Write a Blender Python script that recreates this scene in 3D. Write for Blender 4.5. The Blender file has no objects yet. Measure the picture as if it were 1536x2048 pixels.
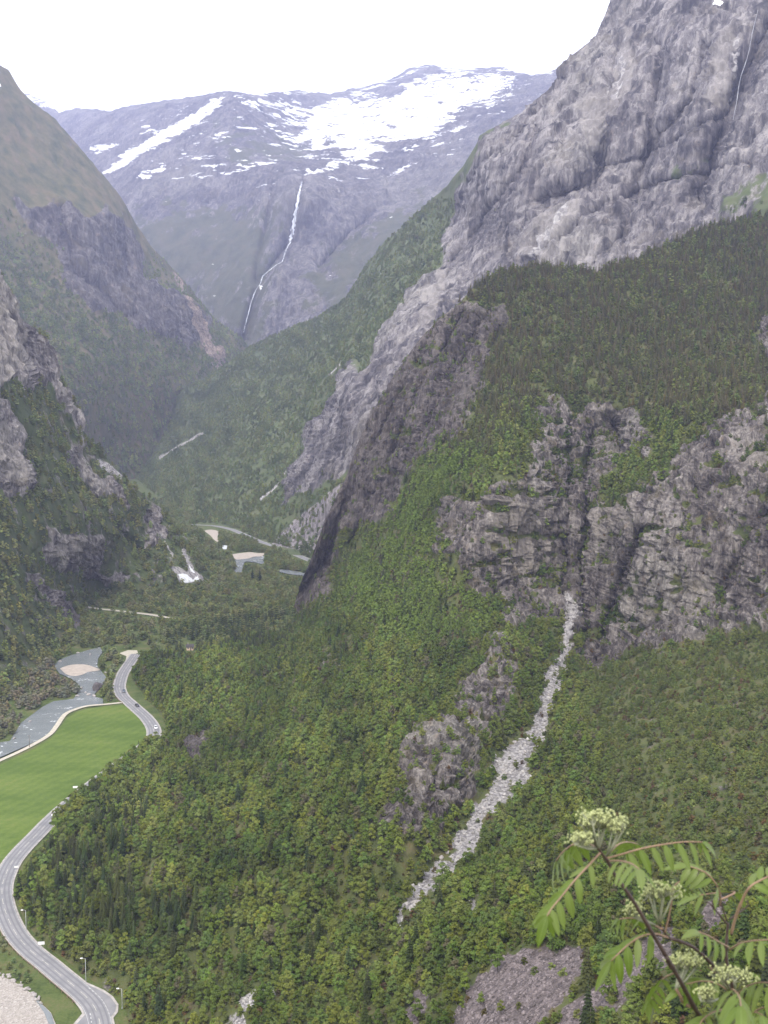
import bpy, math, random
import numpy as np
from mathutils import Vector, Matrix

random.seed(7)
RNG = np.random.default_rng(11)
S = bpy.context.scene
R = math.radians

# ------------------------------------------------------------------ camera
FPX, CXP, CYP = 2249.0, 768.0, 1024.0       # focal length and centre in pixels of the 1536x2048 photograph
PITCH = R(6.0)
cam_d = bpy.data.cameras.new('camera')
cam_d.sensor_fit = 'VERTICAL'
cam_d.sensor_height = 34.6
cam_d.lens = FPX / 2048.0 * 34.6
cam_d.clip_start = 0.05
cam_d.clip_end = 40000
cam = bpy.data.objects.new('camera', cam_d)
S.collection.objects.link(cam)
cam.location = (0, 0, 0)
cam.rotation_euler = (R(90) - PITCH, 0, 0)
S.camera = cam
cam_d.dof.use_dof = True                   # the twigs at arm's length are slightly soft, the valley sharp
cam_d.dof.focus_distance = 600.0
cam_d.dof.aperture_fstop = 17.0

# ------------------------------------------------------------------ sky and sun: bright, high, thin overcast
SUN_EL, SUN_AZ = R(56), R(200)              # azimuth clockwise from +Y (north = view direction)
world = bpy.data.worlds.new('World')
S.world = world
world.use_nodes = True
wn, wl = world.node_tree.nodes, world.node_tree.links
wn.clear()
wo = wn.new('ShaderNodeOutputWorld')
sky = wn.new('ShaderNodeTexSky')
sky.sky_type = 'NISHITA'
sky.sun_disc = False
sky.sun_elevation = SUN_EL
sky.sun_rotation = SUN_AZ
sky.dust_density = 4.0
sky.air_density = 1.0
b1 = wn.new('ShaderNodeBackground')
b1.inputs['Strength'].default_value = 0.06
wl.new(sky.outputs[0], b1.inputs['Color'])
b2 = wn.new('ShaderNodeBackground')         # the even white cloud veil in front of that sky
b2.inputs['Color'].default_value = (1.0, 0.985, 0.955, 1)
b2.inputs['Strength'].default_value = 1.15
ad = wn.new('ShaderNodeAddShader')
wl.new(b1.outputs[0], ad.inputs[0])
wl.new(b2.outputs[0], ad.inputs[1])
wl.new(ad.outputs[0], wo.inputs['Surface'])

sun_d = bpy.data.lights.new('sun', 'SUN')
sun_d.energy = 1.7
sun_d.angle = R(12)
sun_d.color = (1.0, 0.96, 0.9)
sun = bpy.data.objects.new('sun', sun_d)
S.collection.objects.link(sun)
_sd = Vector((math.sin(SUN_AZ) * math.cos(SUN_EL), math.cos(SUN_AZ) * math.cos(SUN_EL), math.sin(SUN_EL)))
sun.rotation_euler = _sd.to_track_quat('Z', 'Y').to_euler()
sun.location = (0, -50, 400)

S.view_settings.view_transform = 'Standard'
S.view_settings.look = 'None'
S.view_settings.gamma = 1.0
S.view_settings.use_curve_mapping = False
S.view_settings.exposure = 0.6
S.render.engine = 'CYCLES'
cy = S.cycles
cy.use_denoising = True
cy.max_bounces = 5
cy.diffuse_bounces = 3
cy.glossy_bounces = 2
cy.transmission_bounces = 2
cy.volume_bounces = 1
cy.transparent_max_bounces = 4

# ------------------------------------------------------------------ geometry helpers
CP, SP = math.cos(PITCH), math.sin(PITCH)
ZF = -187.0                                  # level of the valley floor below the viewpoint

def at(px, py, Y):
    """World point on the sight line of photograph pixel (px, py) at forward distance Y."""
    px = np.asarray(px, float); py = np.asarray(py, float); Y = np.asarray(Y, float)
    xc = (px - CXP) / FPX; yc = (CYP - py) / FPX
    dy = CP + yc * SP; dz = -SP + yc * CP
    t = Y / dy
    return np.stack(np.broadcast_arrays(xc * t, Y, dz * t), -1)

def floor_Y(py, z=ZF):
    yc = (CYP - np.asarray(py, float)) / FPX
    return z * (CP + yc * SP) / (-SP + yc * CP)

def on_floor(px, py, z=ZF):
    p = at(px, py, floor_Y(py, z)); p[..., 2] = z
    return p

def project(p):
    p = np.asarray(p, float)
    d = p[..., 1] * CP - p[..., 2] * SP
    u = p[..., 1] * SP + p[..., 2] * CP
    return CXP + FPX * p[..., 0] / d, CYP - FPX * u / d

_perm = np.random.default_rng(3).permutation(256)
_perm = np.concatenate([_perm, _perm, _perm])
_g = np.random.default_rng(4).normal(size=(256, 3)); _g /= np.linalg.norm(_g, axis=1)[:, None]

def perlin(p):
    p = np.asarray(p, float)
    sh = p.shape[:-1]; p = p.reshape(-1, 3)
    i = np.floor(p).astype(np.int64); f = p - i; i &= 255
    w = f * f * f * (f * (f * 6 - 15) + 10)
    out = np.zeros(len(p))
    for a in (0, 1):
        wa = w[:, 0] if a else 1 - w[:, 0]
        for b in (0, 1):
            wb = w[:, 1] if b else 1 - w[:, 1]
            for c in (0, 1):
                wc = w[:, 2] if c else 1 - w[:, 2]
                h = _perm[_perm[_perm[(i[:, 0] + a) & 255] + ((i[:, 1] + b) & 255)] + ((i[:, 2] + c) & 255)]
                g = _g[h]
                d = g[:, 0] * (f[:, 0] - a) + g[:, 1] * (f[:, 1] - b) + g[:, 2] * (f[:, 2] - c)
                out += wa * wb * wc * d
    return (out * 1.6).reshape(sh)

def fbm(p, octaves=4, gain=0.5, ridged=False):
    s, a, t = 0.0, 1.0, 0.0
    p = np.asarray(p, float)
    for k in range(octaves):
        n = perlin(p * (2.03 ** k) + 17.3 * k)
        if ridged:
            n = 1 - 2 * np.abs(n)
        s = s + a * n; t += a; a *= gain
    return s / t

def cells(p):
    """Voronoi: a random value for the cell each point lies in (-1..1) and the distance to the cell edge."""
    sh = p.shape[:-1]; p = p.reshape(-1, 3)
    i = np.floor(p).astype(np.int64)
    best = np.full(len(p), 9.0); sec = np.full(len(p), 9.0); val = np.zeros(len(p))
    for a in (-1, 0, 1):
        for b in (-1, 0, 1):
            for c in (-1, 0, 1):
                q = i + (a, b, c)
                h = _perm[_perm[_perm[q[:, 0] & 255] + (q[:, 1] & 255)] + (q[:, 2] & 255)]
                d = np.linalg.norm(q + 0.5 + 0.45 * _g[h] - p, axis=1)
                m = d < best
                sec = np.where(m, best, np.minimum(sec, d))
                val = np.where(m, h / 127.5 - 1, val)
                best = np.where(m, d, best)
    return val.reshape(sh), (sec - best).reshape(sh)

def poly_sd(px, py, poly):
    """Signed distance to a polygon, positive inside."""
    P = np.asarray(poly, float)
    px = np.asarray(px, float); py = np.asarray(py, float)
    inside = np.zeros(px.shape, bool); best = np.full(px.shape, 1e18)
    for k in range(len(P)):
        (x1, y1), (x2, y2) = P[k], P[(k + 1) % len(P)]
        dx, dy = x2 - x1, y2 - y1
        t = np.clip(((px - x1) * dx + (py - y1) * dy) / (dx * dx + dy * dy + 1e-12), 0, 1)
        best = np.minimum(best, (px - x1 - t * dx) ** 2 + (py - y1 - t * dy) ** 2)
        cr = (y1 > py) != (y2 > py)
        inside ^= cr & (px < (x2 - x1) * (py - y1) / ((y2 - y1) if y2 != y1 else 1e-12) + x1)
    d = np.sqrt(best)
    return np.where(inside, d, -d)

def line_d(px, py, line):
    L = np.asarray(line, float); best = np.full(np.shape(px), 1e18)
    for k in range(len(L) - 1):
        (x1, y1), (x2, y2) = L[k], L[k + 1]
        dx, dy = x2 - x1, y2 - y1
        t = np.clip(((px - x1) * dx + (py - y1) * dy) / (dx * dx + dy * dy + 1e-12), 0, 1)
        best = np.minimum(best, (px - x1 - t * dx) ** 2 + (py - y1 - t * dy) ** 2)
    return np.sqrt(best)

def soft(px, py, polys, w=18.0):
    m = np.zeros(np.shape(px))
    if w >= 18:                       # broken, fingered edges rather than smooth outlines
        z = 0 * px
        a = np.stack([px / 70, py / 70, z + 1.5], -1); b = np.stack([px / 22, py / 26, z + 5.5], -1)
        px, py = px + 26 * perlin(a) + 13 * perlin(b), py + 22 * perlin(a + 9) + 15 * perlin(b + 9)
    for p in polys:
        m = np.maximum(m, np.clip(0.5 + poly_sd(px, py, p) / w, 0, 1))
    return m

class RBF:
    """Thin-plate interpolation of inverse distance: flat slopes stay flat between the surveyed points."""
    def __init__(self, pts):
        P = np.asarray(pts, float)
        self.c = P[:, :2] / 1000.0
        v = 1000.0 / P[:, 2]
        n = len(P)
        A = np.zeros((n + 3, n + 3))
        A[:n, :n] = self.k(np.linalg.norm(self.c[:, None] - self.c[None], axis=-1)) + np.eye(n) * 2e-5
        A[:n, n] = 1; A[:n, n + 1:] = self.c; A[n, :n] = 1; A[n + 1:, :n] = self.c.T
        self.w = np.linalg.solve(A, np.concatenate([v, [0, 0, 0]]))
    @staticmethod
    def k(r):
        return np.where(r > 1e-9, r * r * np.log(np.maximum(r, 1e-9)), 0.0)
    def __call__(self, px, py):
        q = np.stack([np.ravel(px), np.ravel(py)], -1) / 1000.0
        out = np.empty(len(q)); n = len(self.c)
        for s in range(0, len(q), 20000):
            b = q[s:s + 20000]
            out[s:s + 20000] = self.k(np.linalg.norm(b[:, None] - self.c[None], axis=-1)) @ self.w[:n] + self.w[n] + b @ self.w[n + 1:]
        return (1000.0 / np.maximum(out, 1e-3)).reshape(np.shape(px))

def interp(line):
    L = np.asarray(sorted(line), float)
    return lambda x: np.interp(x, L[:, 0], L[:, 1])

def smooth_line(pts, n=8):
    """Catmull-Rom through the points."""
    P = np.asarray(pts, float)
    P = np.vstack([2 * P[0] - P[1], P, 2 * P[-1] - P[-2]])
    out = []
    for k in range(1, len(P) - 2):
        for t in np.linspace(0, 1, n, endpoint=False):
            a, b, c, d = P[k - 1], P[k], P[k + 1], P[k + 2]
            out.append(0.5 * (2 * b + (c - a) * t + (2 * a - 5 * b + 4 * c - d) * t ** 2 + (3 * b - a - 3 * c + d) * t ** 3))
    out.append(P[-2])
    return np.array(out)

# ------------------------------------------------------------------ object helpers
def tag(o, label=None, cat=None, group=None, kind=None):
    if label: o['label'] = label
    if cat: o['category'] = cat
    if group: o['group'] = group
    if kind: o['kind'] = kind
    return o

def link(o, parent=None):
    S.collection.objects.link(o)
    if parent is not None: o.parent = parent
    return o

def new_mesh(name, verts, faces, mat=None, smooth=False):
    me = bpy.data.meshes.new(name)
    if isinstance(verts, np.ndarray): verts = verts.reshape(-1, 3).tolist()
    if isinstance(faces, np.ndarray): faces = faces.tolist()
    me.from_pydata(verts, [], faces)
    if mat: me.materials.append(mat)
    if smooth: me.polygons.foreach_set('use_smooth', [True] * len(me.polygons))
    me.update()
    return me

def obj(name, me, parent=None, loc=None, rotz=None):
    o = bpy.data.objects.new(name, me)
    if loc is not None: o.location = loc
    if rotz is not None: o.rotation_euler = (0, 0, rotz)
    return link(o, parent)

def empty(name, loc=(0, 0, 0), rotz=0):
    o = bpy.data.objects.new(name, None)
    o.empty_display_size = 0.2
    o.location = loc; o.rotation_euler = (0, 0, rotz)
    return link(o)

def box(x0, x1, y0, y1, z0, z1):
    v = [(x, y, z) for x in (x0, x1) for y in (y0, y1) for z in (z0, z1)]
    f = [(0, 1, 3, 2), (4, 6, 7, 5), (0, 4, 5, 1), (2, 3, 7, 6), (0, 2, 6, 4), (1, 5, 7, 3)]
    return v, f

def tube(pts, rad, n=6, cap=True):
    P = [Vector(p) for p in pts]
    rad = list(rad) if hasattr(rad, '__len__') else [rad] * len(P)
    v, f = [], []
    prev = None
    for k, p in enumerate(P):
        t = (P[min(k + 1, len(P) - 1)] - P[max(k - 1, 0)]).normalized()
        if prev is None:
            prev = t.orthogonal().normalized()
        u = (prev - t * prev.dot(t)).normalized(); prev = u
        w = t.cross(u)
        for j in range(n):
            a = 2 * math.pi * j / n
            v.append(tuple(p + (u * math.cos(a) + w * math.sin(a)) * rad[k]))
    for k in range(len(P) - 1):
        for j in range(n):
            f.append((k * n + j, k * n + (j + 1) % n, (k + 1) * n + (j + 1) % n, (k + 1) * n + j))
    if cap:
        f.append(tuple(range(n))[::-1]); f.append(tuple(range((len(P) - 1) * n, len(P) * n)))
    return v, f

def merge(*parts):
    v, f = [], []
    for a, b in parts:
        o = len(v); v += list(a); f += [tuple(i + o for i in q) for q in b]
    return v, f

# ------------------------------------------------------------------ materials
class NT:
    def __init__(self, name):
        self.m = bpy.data.materials.new(name); self.m.use_nodes = True
        self.n = self.m.node_tree.nodes; self.l = self.m.node_tree.links
        self.n.clear()
        self.out = self.n.new('ShaderNodeOutputMaterial')
    def add(self, t, **kw):
        nd = self.n.new(t)
        for k, v in kw.items(): setattr(nd, k, v)
        return nd
    def put(self, sock, v):
        if isinstance(v, bpy.types.NodeSocket): self.l.new(v, sock)
        elif v is not None:
            if hasattr(sock.default_value, '__len__') and not hasattr(v, '__len__'): v = [v] * len(sock.default_value)
            if hasattr(v, '__len__') and len(v) == 3 and len(sock.default_value) == 4: v = (*v, 1)
            sock.default_value = v
    def math(self, op, a, b=None, c=None, clamp=False):
        nd = self.add('ShaderNodeMath', operation=op, use_clamp=clamp)
        for s, x in zip(nd.inputs, (a, b, c)): self.put(s, x)
        return nd.outputs[0]
    def mix(self, f, a, b, blend='MIX'):
        nd = self.add('ShaderNodeMix', data_type='RGBA', blend_type=blend)
        self.put(nd.inputs['Factor'], f); self.put(nd.inputs[6], a); self.put(nd.inputs[7], b)
        return nd.outputs[2]
    def pos(self, scale, rot=(0, 0, 0)):
        g = self.add('ShaderNodeNewGeometry')
        mp = self.add('ShaderNodeMapping')
        self.l.new(g.outputs['Position'], mp.inputs['Vector'])
        mp.inputs['Scale'].default_value = scale if hasattr(scale, '__len__') else (scale,) * 3
        mp.inputs['Rotation'].default_value = rot
        return mp.outputs[0]
    def noise(self, vec, scale=1.0, detail=4, rough=0.55, dist=0.0):
        nd = self.add('ShaderNodeTexNoise')
        self.put(nd.inputs['Vector'], vec)
        nd.inputs['Scale'].default_value = scale; nd.inputs['Detail'].default_value = detail
        nd.inputs['Roughness'].default_value = rough; nd.inputs['Distortion'].default_value = dist
        return nd.outputs['Fac']
    def voro(self, vec, scale=1.0, feature='F1', rand=1.0):
        nd = self.add('ShaderNodeTexVoronoi', feature=feature)
        self.put(nd.inputs['Vector'], vec); nd.inputs['Scale'].default_value = scale
        nd.inputs['Randomness'].default_value = rand
        return nd
    def ramp(self, fac, stops, interp='LINEAR'):
        nd = self.add('ShaderNodeValToRGB'); cr = nd.color_ramp; cr.interpolation = interp
        while len(cr.elements) > 1: cr.elements.remove(cr.elements[-1])
        for k, (p, c) in enumerate(stops):
            e = cr.elements[0] if k == 0 else cr.elements.new(p)
            e.position = p
            if not hasattr(c, '__len__'): c = (c, c, c)
            e.color = (*c, 1)
        self.put(nd.inputs[0], fac)
        return nd.outputs[0]
    def attr(self, name, typ='GEOMETRY'):
        nd = self.add('ShaderNodeAttribute', attribute_name=name, attribute_type=typ)
        return nd
    def smooth(self, x, lo, hi):
        nd = self.add('ShaderNodeMapRange', interpolation_type='SMOOTHSTEP')
        self.put(nd.inputs[0], x); nd.inputs[1].default_value = lo; nd.inputs[2].default_value = hi
        return nd.outputs[0]
    def bump(self, h, dist, strength=1.0, normal=None):
        nd = self.add('ShaderNodeBump'); nd.inputs['Strength'].default_value = strength
        nd.inputs['Distance'].default_value = dist; self.put(nd.inputs['Height'], h)
        if normal is not None: self.l.new(normal, nd.inputs['Normal'])
        return nd.outputs[0]
    def principled(self, color, rough=0.8, normal=None, spec=0.3, metal=0.0):
        p = self.add('ShaderNodeBsdfPrincipled')
        self.put(p.inputs['Base Color'], color); self.put(p.inputs['Roughness'], rough)
        p.inputs['Specular IOR Level'].default_value = spec; p.inputs['Metallic'].default_value = metal
        if normal is not None: self.l.new(normal, p.inputs['Normal'])
        self.l.new(p.outputs[0], self.out.inputs[0])
        return p

def plain(name, col, rough=0.7, spec=0.3, metal=0.0, var=0.15, scale=3.0, bump=0.0):
    t = NT(name)
    n = t.noise(t.pos(scale), 1.0, 5, 0.6)
    lo = tuple(c * (1 - var) for c in col); hi = tuple(min(1, c * (1 + var)) for c in col)
    c = t.ramp(n, [(0.3, lo), (0.7, hi)])
    t.principled(c, rough, t.bump(n, bump) if bump else None, spec, metal)
    return t.m

def terrain_mat(name, sc, rock=((0.028, 0.023, 0.022), (0.112, 0.097, 0.090), (0.275, 0.25, 0.228)),
                veg=((0.034, 0.046, 0.013), (0.07, 0.082, 0.024), (0.10, 0.08, 0.038)), warm=(0.27, 0.195, 0.14), warm_amt=0.45,
                streak=1.0, snow=False, tilt=0.0, slab=(0.27, 0.26, 0.215), stony=1.7, mossy=0.7, talus=(0.165, 0.137, 0.134), relief=1.0):
    """Bare rock, vegetated soil, pale scree and snow, sorted by the surveyed masks on the mesh."""
    t = NT(name)
    k = 1.0 / sc
    v = t.pos((k / 16, k / 16, k / 42), (0, R(tilt), 0))
    n1 = t.noise(v, 1.0, 9, 0.62, 0.4)
    n2 = t.noise(t.pos((k / 3.2, k / 3.2, k / 6.0), (0, R(tilt), 0)), 1.0, 6, 0.6)
    n3 = t.noise(t.pos((k / 5.0, k / 5.0, k / 70.0), (0, R(tilt), 0)), 1.0, 4, 0.6, 0.3)          # streaks down the face
    n4 = t.noise(t.pos((k / 70, k / 70, k / 70)), 1.0, 3, 0.5)
    n5 = t.noise(t.pos((k / 0.9, k / 0.9, k / 2.2), (0, R(tilt), 0)), 1.0, 4, 0.65)
    j1 = t.noise(t.pos((k / 3.0, k / 3.0, k / 30), (0, R(34), 0)), 1.0, 5, 0.6, 0.2)              # slanting joints
    j2 = t.noise(t.pos((k / 1.6, k / 1.6, k / 13), (0, R(tilt), 0)), 1.0, 5, 0.6, 0.2)
    h = t.math('ADD', t.math('ADD', t.math('MULTIPLY', n1, 0.42), t.math('MULTIPLY', n2, 0.33)), t.math('MULTIPLY', n5, 0.25))
    hc = t.math('ADD', h, t.math('ADD', t.math('MULTIPLY', t.math('SUBTRACT', j1, 0.5), 0.35), t.math('MULTIPLY', t.math('SUBTRACT', j2, 0.5), 0.4)))
    big = t.noise(t.pos((k / 26, k / 26, k / 55), (0, R(tilt), 0)), 1.0, 5, 0.6, 0.3)
    hc = t.math('ADD', hc, t.math('MULTIPLY', t.math('SUBTRACT', big, 0.5), 0.42))
    base = t.ramp(hc, [(0.34, rock[0]), (0.47, rock[1]), (0.63, rock[2])])
    brown = t.noise(t.pos((k / 19, k / 19, k / 10)), 1.0, 7, 0.66)
    base = t.mix(t.math('MULTIPLY', t.smooth(brown, 0.53, 0.66), mossy), base, t.mix(n2, (0.05, 0.05, 0.02), (0.115, 0.085, 0.05)))
    base = t.mix(t.math('MULTIPLY', t.smooth(n4, 0.52, 0.66), 0.55), base, t.mix(0.5, base, slab))
    wet = t.smooth(n3, 0.5, 0.68)
    base = t.mix(t.math('MULTIPLY', wet, 0.65 * streak), base, tuple(c * 0.75 for c in rock[0]))
    pal = t.smooth(n3, 0.46, 0.32)
    base = t.mix(t.math('MULTIPLY', t.math('MULTIPLY', pal, n4), 0.9 * streak), base, rock[2])
    base = t.mix(t.math('MULTIPLY', t.smooth(n2, 0.58, 0.72), warm_amt), base, warm)
    crk = t.smooth(t.math('ABSOLUTE', t.math('SUBTRACT', j2, 0.5)), 0.022, 0.0)
    base = t.mix(t.math('MULTIPLY', crk, 0.45), base, tuple(c * 0.6 for c in rock[0]))
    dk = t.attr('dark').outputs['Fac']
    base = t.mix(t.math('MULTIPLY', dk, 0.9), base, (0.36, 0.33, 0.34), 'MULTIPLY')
    sl_ = t.smooth(t.math('ADD', t.attr('slab').outputs['Fac'], t.math('MULTIPLY', t.math('SUBTRACT', n1, 0.5), 1.2)), 0.4, 0.65)
    base = t.mix(t.math('MULTIPLY', sl_, 0.6), base, t.mix(0.6, base, tuple(a * b for a, b in zip(rock[2], (1.1, 1.09, 1.02)))))
    pale = t.math('ADD', t.attr('pale').outputs['Fac'], t.math('MULTIPLY', t.math('SUBTRACT', n2, 0.5), 1.3))
    sp = t.voro(t.pos(k * 0.9), 1.0).outputs['Color']
    scol = t.mix(t.math('MULTIPLY', sp, 1.0), (0.13, 0.12, 0.125), (0.50, 0.48, 0.465))
    base = t.mix(t.smooth(pale, 0.4, 0.6), base, scol)
    tal = t.smooth(t.math('ADD', t.attr('talus').outputs['Fac'], t.math('MULTIPLY', t.math('SUBTRACT', n2, 0.5), 0.9)), 0.4, 0.6)
    base = t.mix(tal, base, t.mix(t.math('MULTIPLY', sp, 1.0), tuple(c * 0.4 for c in talus), tuple(c * 1.5 for c in talus)))
    gv = t.ramp(t.noise(t.pos(k / 9), 1.0, 8, 0.65), [(0.33, veg[0]), (0.5, veg[1]), (0.7, veg[2])])
    rk = t.math('ADD', t.attr('rock').outputs['Fac'], t.math('MULTIPLY', t.math('SUBTRACT', t.noise(t.pos((k / 9, k / 9, k / 14)), 1.0, 8, 0.68), 0.5), stony))
    rkm = t.smooth(rk, 0.42, 0.58)
    pm = t.math('MAXIMUM', t.math('MAXIMUM', rkm, tal), t.smooth(pale, 0.4, 0.6))
    col = t.mix(pm, gv, base)
    nb = t.bump(t.math('ADD', h, t.math('ADD', t.math('MULTIPLY', crk, -0.06), t.math('ADD', t.math('MULTIPLY', j1, 0.35), t.math('MULTIPLY', j2, 0.35)))), 4.0 * sc, 1.0)
    t.put(nb.node.inputs['Strength'], t.math('MULTIPLY', relief, t.math('ADD', 0.3, t.math('MULTIPLY', pm, 0.7))))
    rough = 0.85
    if snow:
        sn = t.math('ADD', t.attr('snow').outputs['Fac'],
                    t.math('MULTIPLY', t.math('SUBTRACT', t.noise(t.pos((k / 17, k / 30, k / 4.5), (0, R(-8), 0)), 1.0, 9, 0.66, 0.4), 0.5), 2.6))
        sm = t.smooth(sn, 0.47, 0.53)
        col = t.mix(sm, col, (0.86, 0.88, 0.9))
    t.principled(col, rough, nb, 0.25)
    return t.m

def leaf_mat(name, translucent=0.3):
    t = NT(name)
    tint = t.attr('tint', 'INSTANCER').outputs['Color']
    oi = t.add('ShaderNodeObjectInfo')
    g = t.noise(t.pos(1.6), 1.0, 3, 0.6)
    br = t.math('MULTIPLY', t.math('ADD', 0.84, t.math('MULTIPLY', oi.outputs['Random'], 0.26)), t.math('ADD', 0.55, t.math('MULTIPLY', g, 0.9)))
    sc = t.add('ShaderNodeVectorMath', operation='SCALE')
    t.l.new(tint, sc.inputs[0]); t.put(sc.inputs['Scale'], br)
    d = t.add('ShaderNodeBsdfDiffuse'); t.l.new(sc.outputs[0], d.inputs['Color'])
    tr = t.add('ShaderNodeBsdfTranslucent')
    t.l.new(t.mix(0.5, sc.outputs[0], (0.09, 0.13, 0.02)), tr.inputs['Color'])
    mx = t.add('ShaderNodeMixShader'); mx.inputs[0].default_value = translucent
    t.l.new(d.outputs[0], mx.inputs[1]); t.l.new(tr.outputs[0], mx.inputs[2])
    t.l.new(mx.outputs[0], t.out.inputs[0])
    return t.m

M_LEAF = leaf_mat('leaf', 0.3)
M_NEEDLE = leaf_mat('needle', 0.08)
M_BARK = plain('bark', (0.11, 0.095, 0.08), 0.9, 0.1, 0, 0.4, 4)

# ------------------------------------------------------------------ terrain layers
def terrain(name, label, mat, x0, x1, dx, top, bot, dy, ctrl, sc, masks, grooves=(), back=0.1, bumps=1.0, near_rows=None, rockbump=1.0):
    rbf = RBF(ctrl)
    xs = np.arange(x0, x1 + 0.1, dx, dtype=float)
    yt = interp(top)(xs); yb = interp(bot)(xs)
    yt = yt + 2.2 * perlin(np.stack([xs / 23, xs * 0, xs * 0 + sc], -1)) + 1.5 * perlin(np.stack([xs / 9, xs * 0 + 5, xs * 0 + sc], -1))
    ny = int(np.max(yb - yt) / dy) + 2
    tt = np.linspace(0, 1, ny)
    PX = np.repeat(xs[None], ny, 0)
    PY = yt[None] + (yb - yt)[None] * tt[:, None]
    Y = rbf(PX, PY)
    for line, w, depth in grooves:
        Y = Y + depth * np.exp(-(line_d(PX, PY, line) / w) ** 2)
    P = at(PX, PY, Y)
    A = {k: fn(PX, PY) for k, fn in masks.items()}
    for k in ('rock', 'pale', 'dark', 'snow', 'slab', 'talus'):
        A.setdefault(k, np.zeros_like(PX))
    # relief: rounded ground under vegetation, broken blocks and flutes on bare rock
    du = np.gradient(P, axis=1); dv = np.gradient(P, axis=0)
    N = np.cross(du, dv); N /= np.linalg.norm(N, axis=-1, keepdims=True) + 1e-9
    view = -P / np.linalg.norm(P, axis=-1, keepdims=True)
    N *= np.sign(np.sum(N * view, -1, keepdims=True))
    rk = A['rock']
    Q = P / sc
    soil = 3.0 * fbm(Q / 45.0, 3) + 1.0 * fbm(Q / 11.0 + 9, 2)
    warp = np.stack([perlin(Q / 14 + 3), perlin(Q / 14 + 31), perlin(Q / 14 + 57)], -1)
    c1, e1 = cells(Q / (15, 15, 70) + 0.45 * warp)
    c2, e2 = cells(Q / (5, 5, 20) + 0.6 * warp + 40)
    flute = fbm(Q / (11, 11, 60) + 70, 3, 0.55, True)
    lev = Q[..., 2] / 9.0 + 1.2 * fbm(Q / 26 + 5, 2) + 0.15 * Q[..., 0] / 9.0
    ledge = (lev - np.floor(lev)) - 0.5
    flute2 = fbm(Q / (4.2, 4.2, 22) + 130, 3, 0.55, True)
    slab = fbm(np.stack([Q[..., 0] + 0.9 * Q[..., 2], Q[..., 1], Q[..., 2] - 0.7 * Q[..., 0]], -1) / (7, 7, 40) + 150, 3, 0.55, True)   # slanting joints
    crag = 1.7 * c1 + 0.5 * c2 + 3.4 * flute + 1.7 * flute2 + 1.5 * slab + 2.6 * fbm(Q / 24 + 90, 4, 0.55) - 0.9 * ledge
    fade = np.clip(tt * (ny * dy) / 14.0, 0.25, 1)[:, None]
    D = sc * bumps * (soil * (1 - rk) + rockbump * crag * rk) * fade
    D = D * np.clip((P[..., 2] - ZF) / (14.0 * sc), 0.12, 1)      # the ground evens out where it meets the valley floor
    P = P + N * D[..., None]
    rows = [P]; amap = {k: [a] for k, a in A.items()}
    # the far side: the ridge falls away behind its crest
    top_row = P[0]
    wrap = []
    for g, dz in ((0.012, 0.002), (0.035, 0.010), (0.08, 0.035), (0.16, 0.10)):
        q = top_row * 1.0
        s = 1 + g * back / 0.1
        q = q * (s, s, 1); q[:, 2] = top_row[:, 2] * s - dz * back / 0.1 * top_row[:, 1] * 2
        wrap.append(q)
    P_all = np.concatenate([np.array(wrap[::-1]), P], 0)
    ncol = len(xs)
    A_all = {k: np.concatenate([np.repeat(a[:1], len(wrap), 0), a], 0) for k, a in A.items()}
    if near_rows is not None:
        ext = near_rows(P[-1])
        P_all = np.concatenate([P_all, ext], 0)
        A_all = {k: np.concatenate([a, np.repeat(a[-1:] * 0, len(ext), 0)], 0) for k, a in A_all.items()}
    nr = P_all.shape[0]
    idx = np.arange(nr * ncol).reshape(nr, ncol)
    F = np.stack([idx[:-1, :-1], idx[1:, :-1], idx[1:, 1:], idx[:-1, 1:]], -1).reshape(-1, 4)
    me = bpy.data.meshes.new(name)
    me.vertices.add(nr * ncol); me.vertices.foreach_set('co', P_all.astype(np.float32).ravel())
    me.loops.add(F.size); me.loops.foreach_set('vertex_index', F.ravel().astype(np.int32))
    me.polygons.add(len(F)); me.polygons.foreach_set('loop_start', np.arange(0, F.size, 4, dtype=np.int32))
    rkf = A_all['rock'].ravel()[F].mean(1)
    me.polygons.foreach_set('use_smooth', (rkf < 0.5) | (sc > 2))            # broken rock keeps its hard edges
    me.update(calc_edges=True)
    for k, a in A_all.items():
        at_ = me.attributes.new(k, 'FLOAT', 'POINT'); at_.data.foreach_set('value', a.astype(np.float32).ravel())
    me.materials.append(mat)
    o = tag(obj(name, me), label, None, None, 'structure')
    return dict(o=o, P=P, PX=PX, PY=PY, A=A, rbf=rbf)

def C(*pts):  # contact points with the valley floor: their distance follows from the floor's level
    return [(x, y, float(floor_Y(y))) for x, y in pts]

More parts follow.
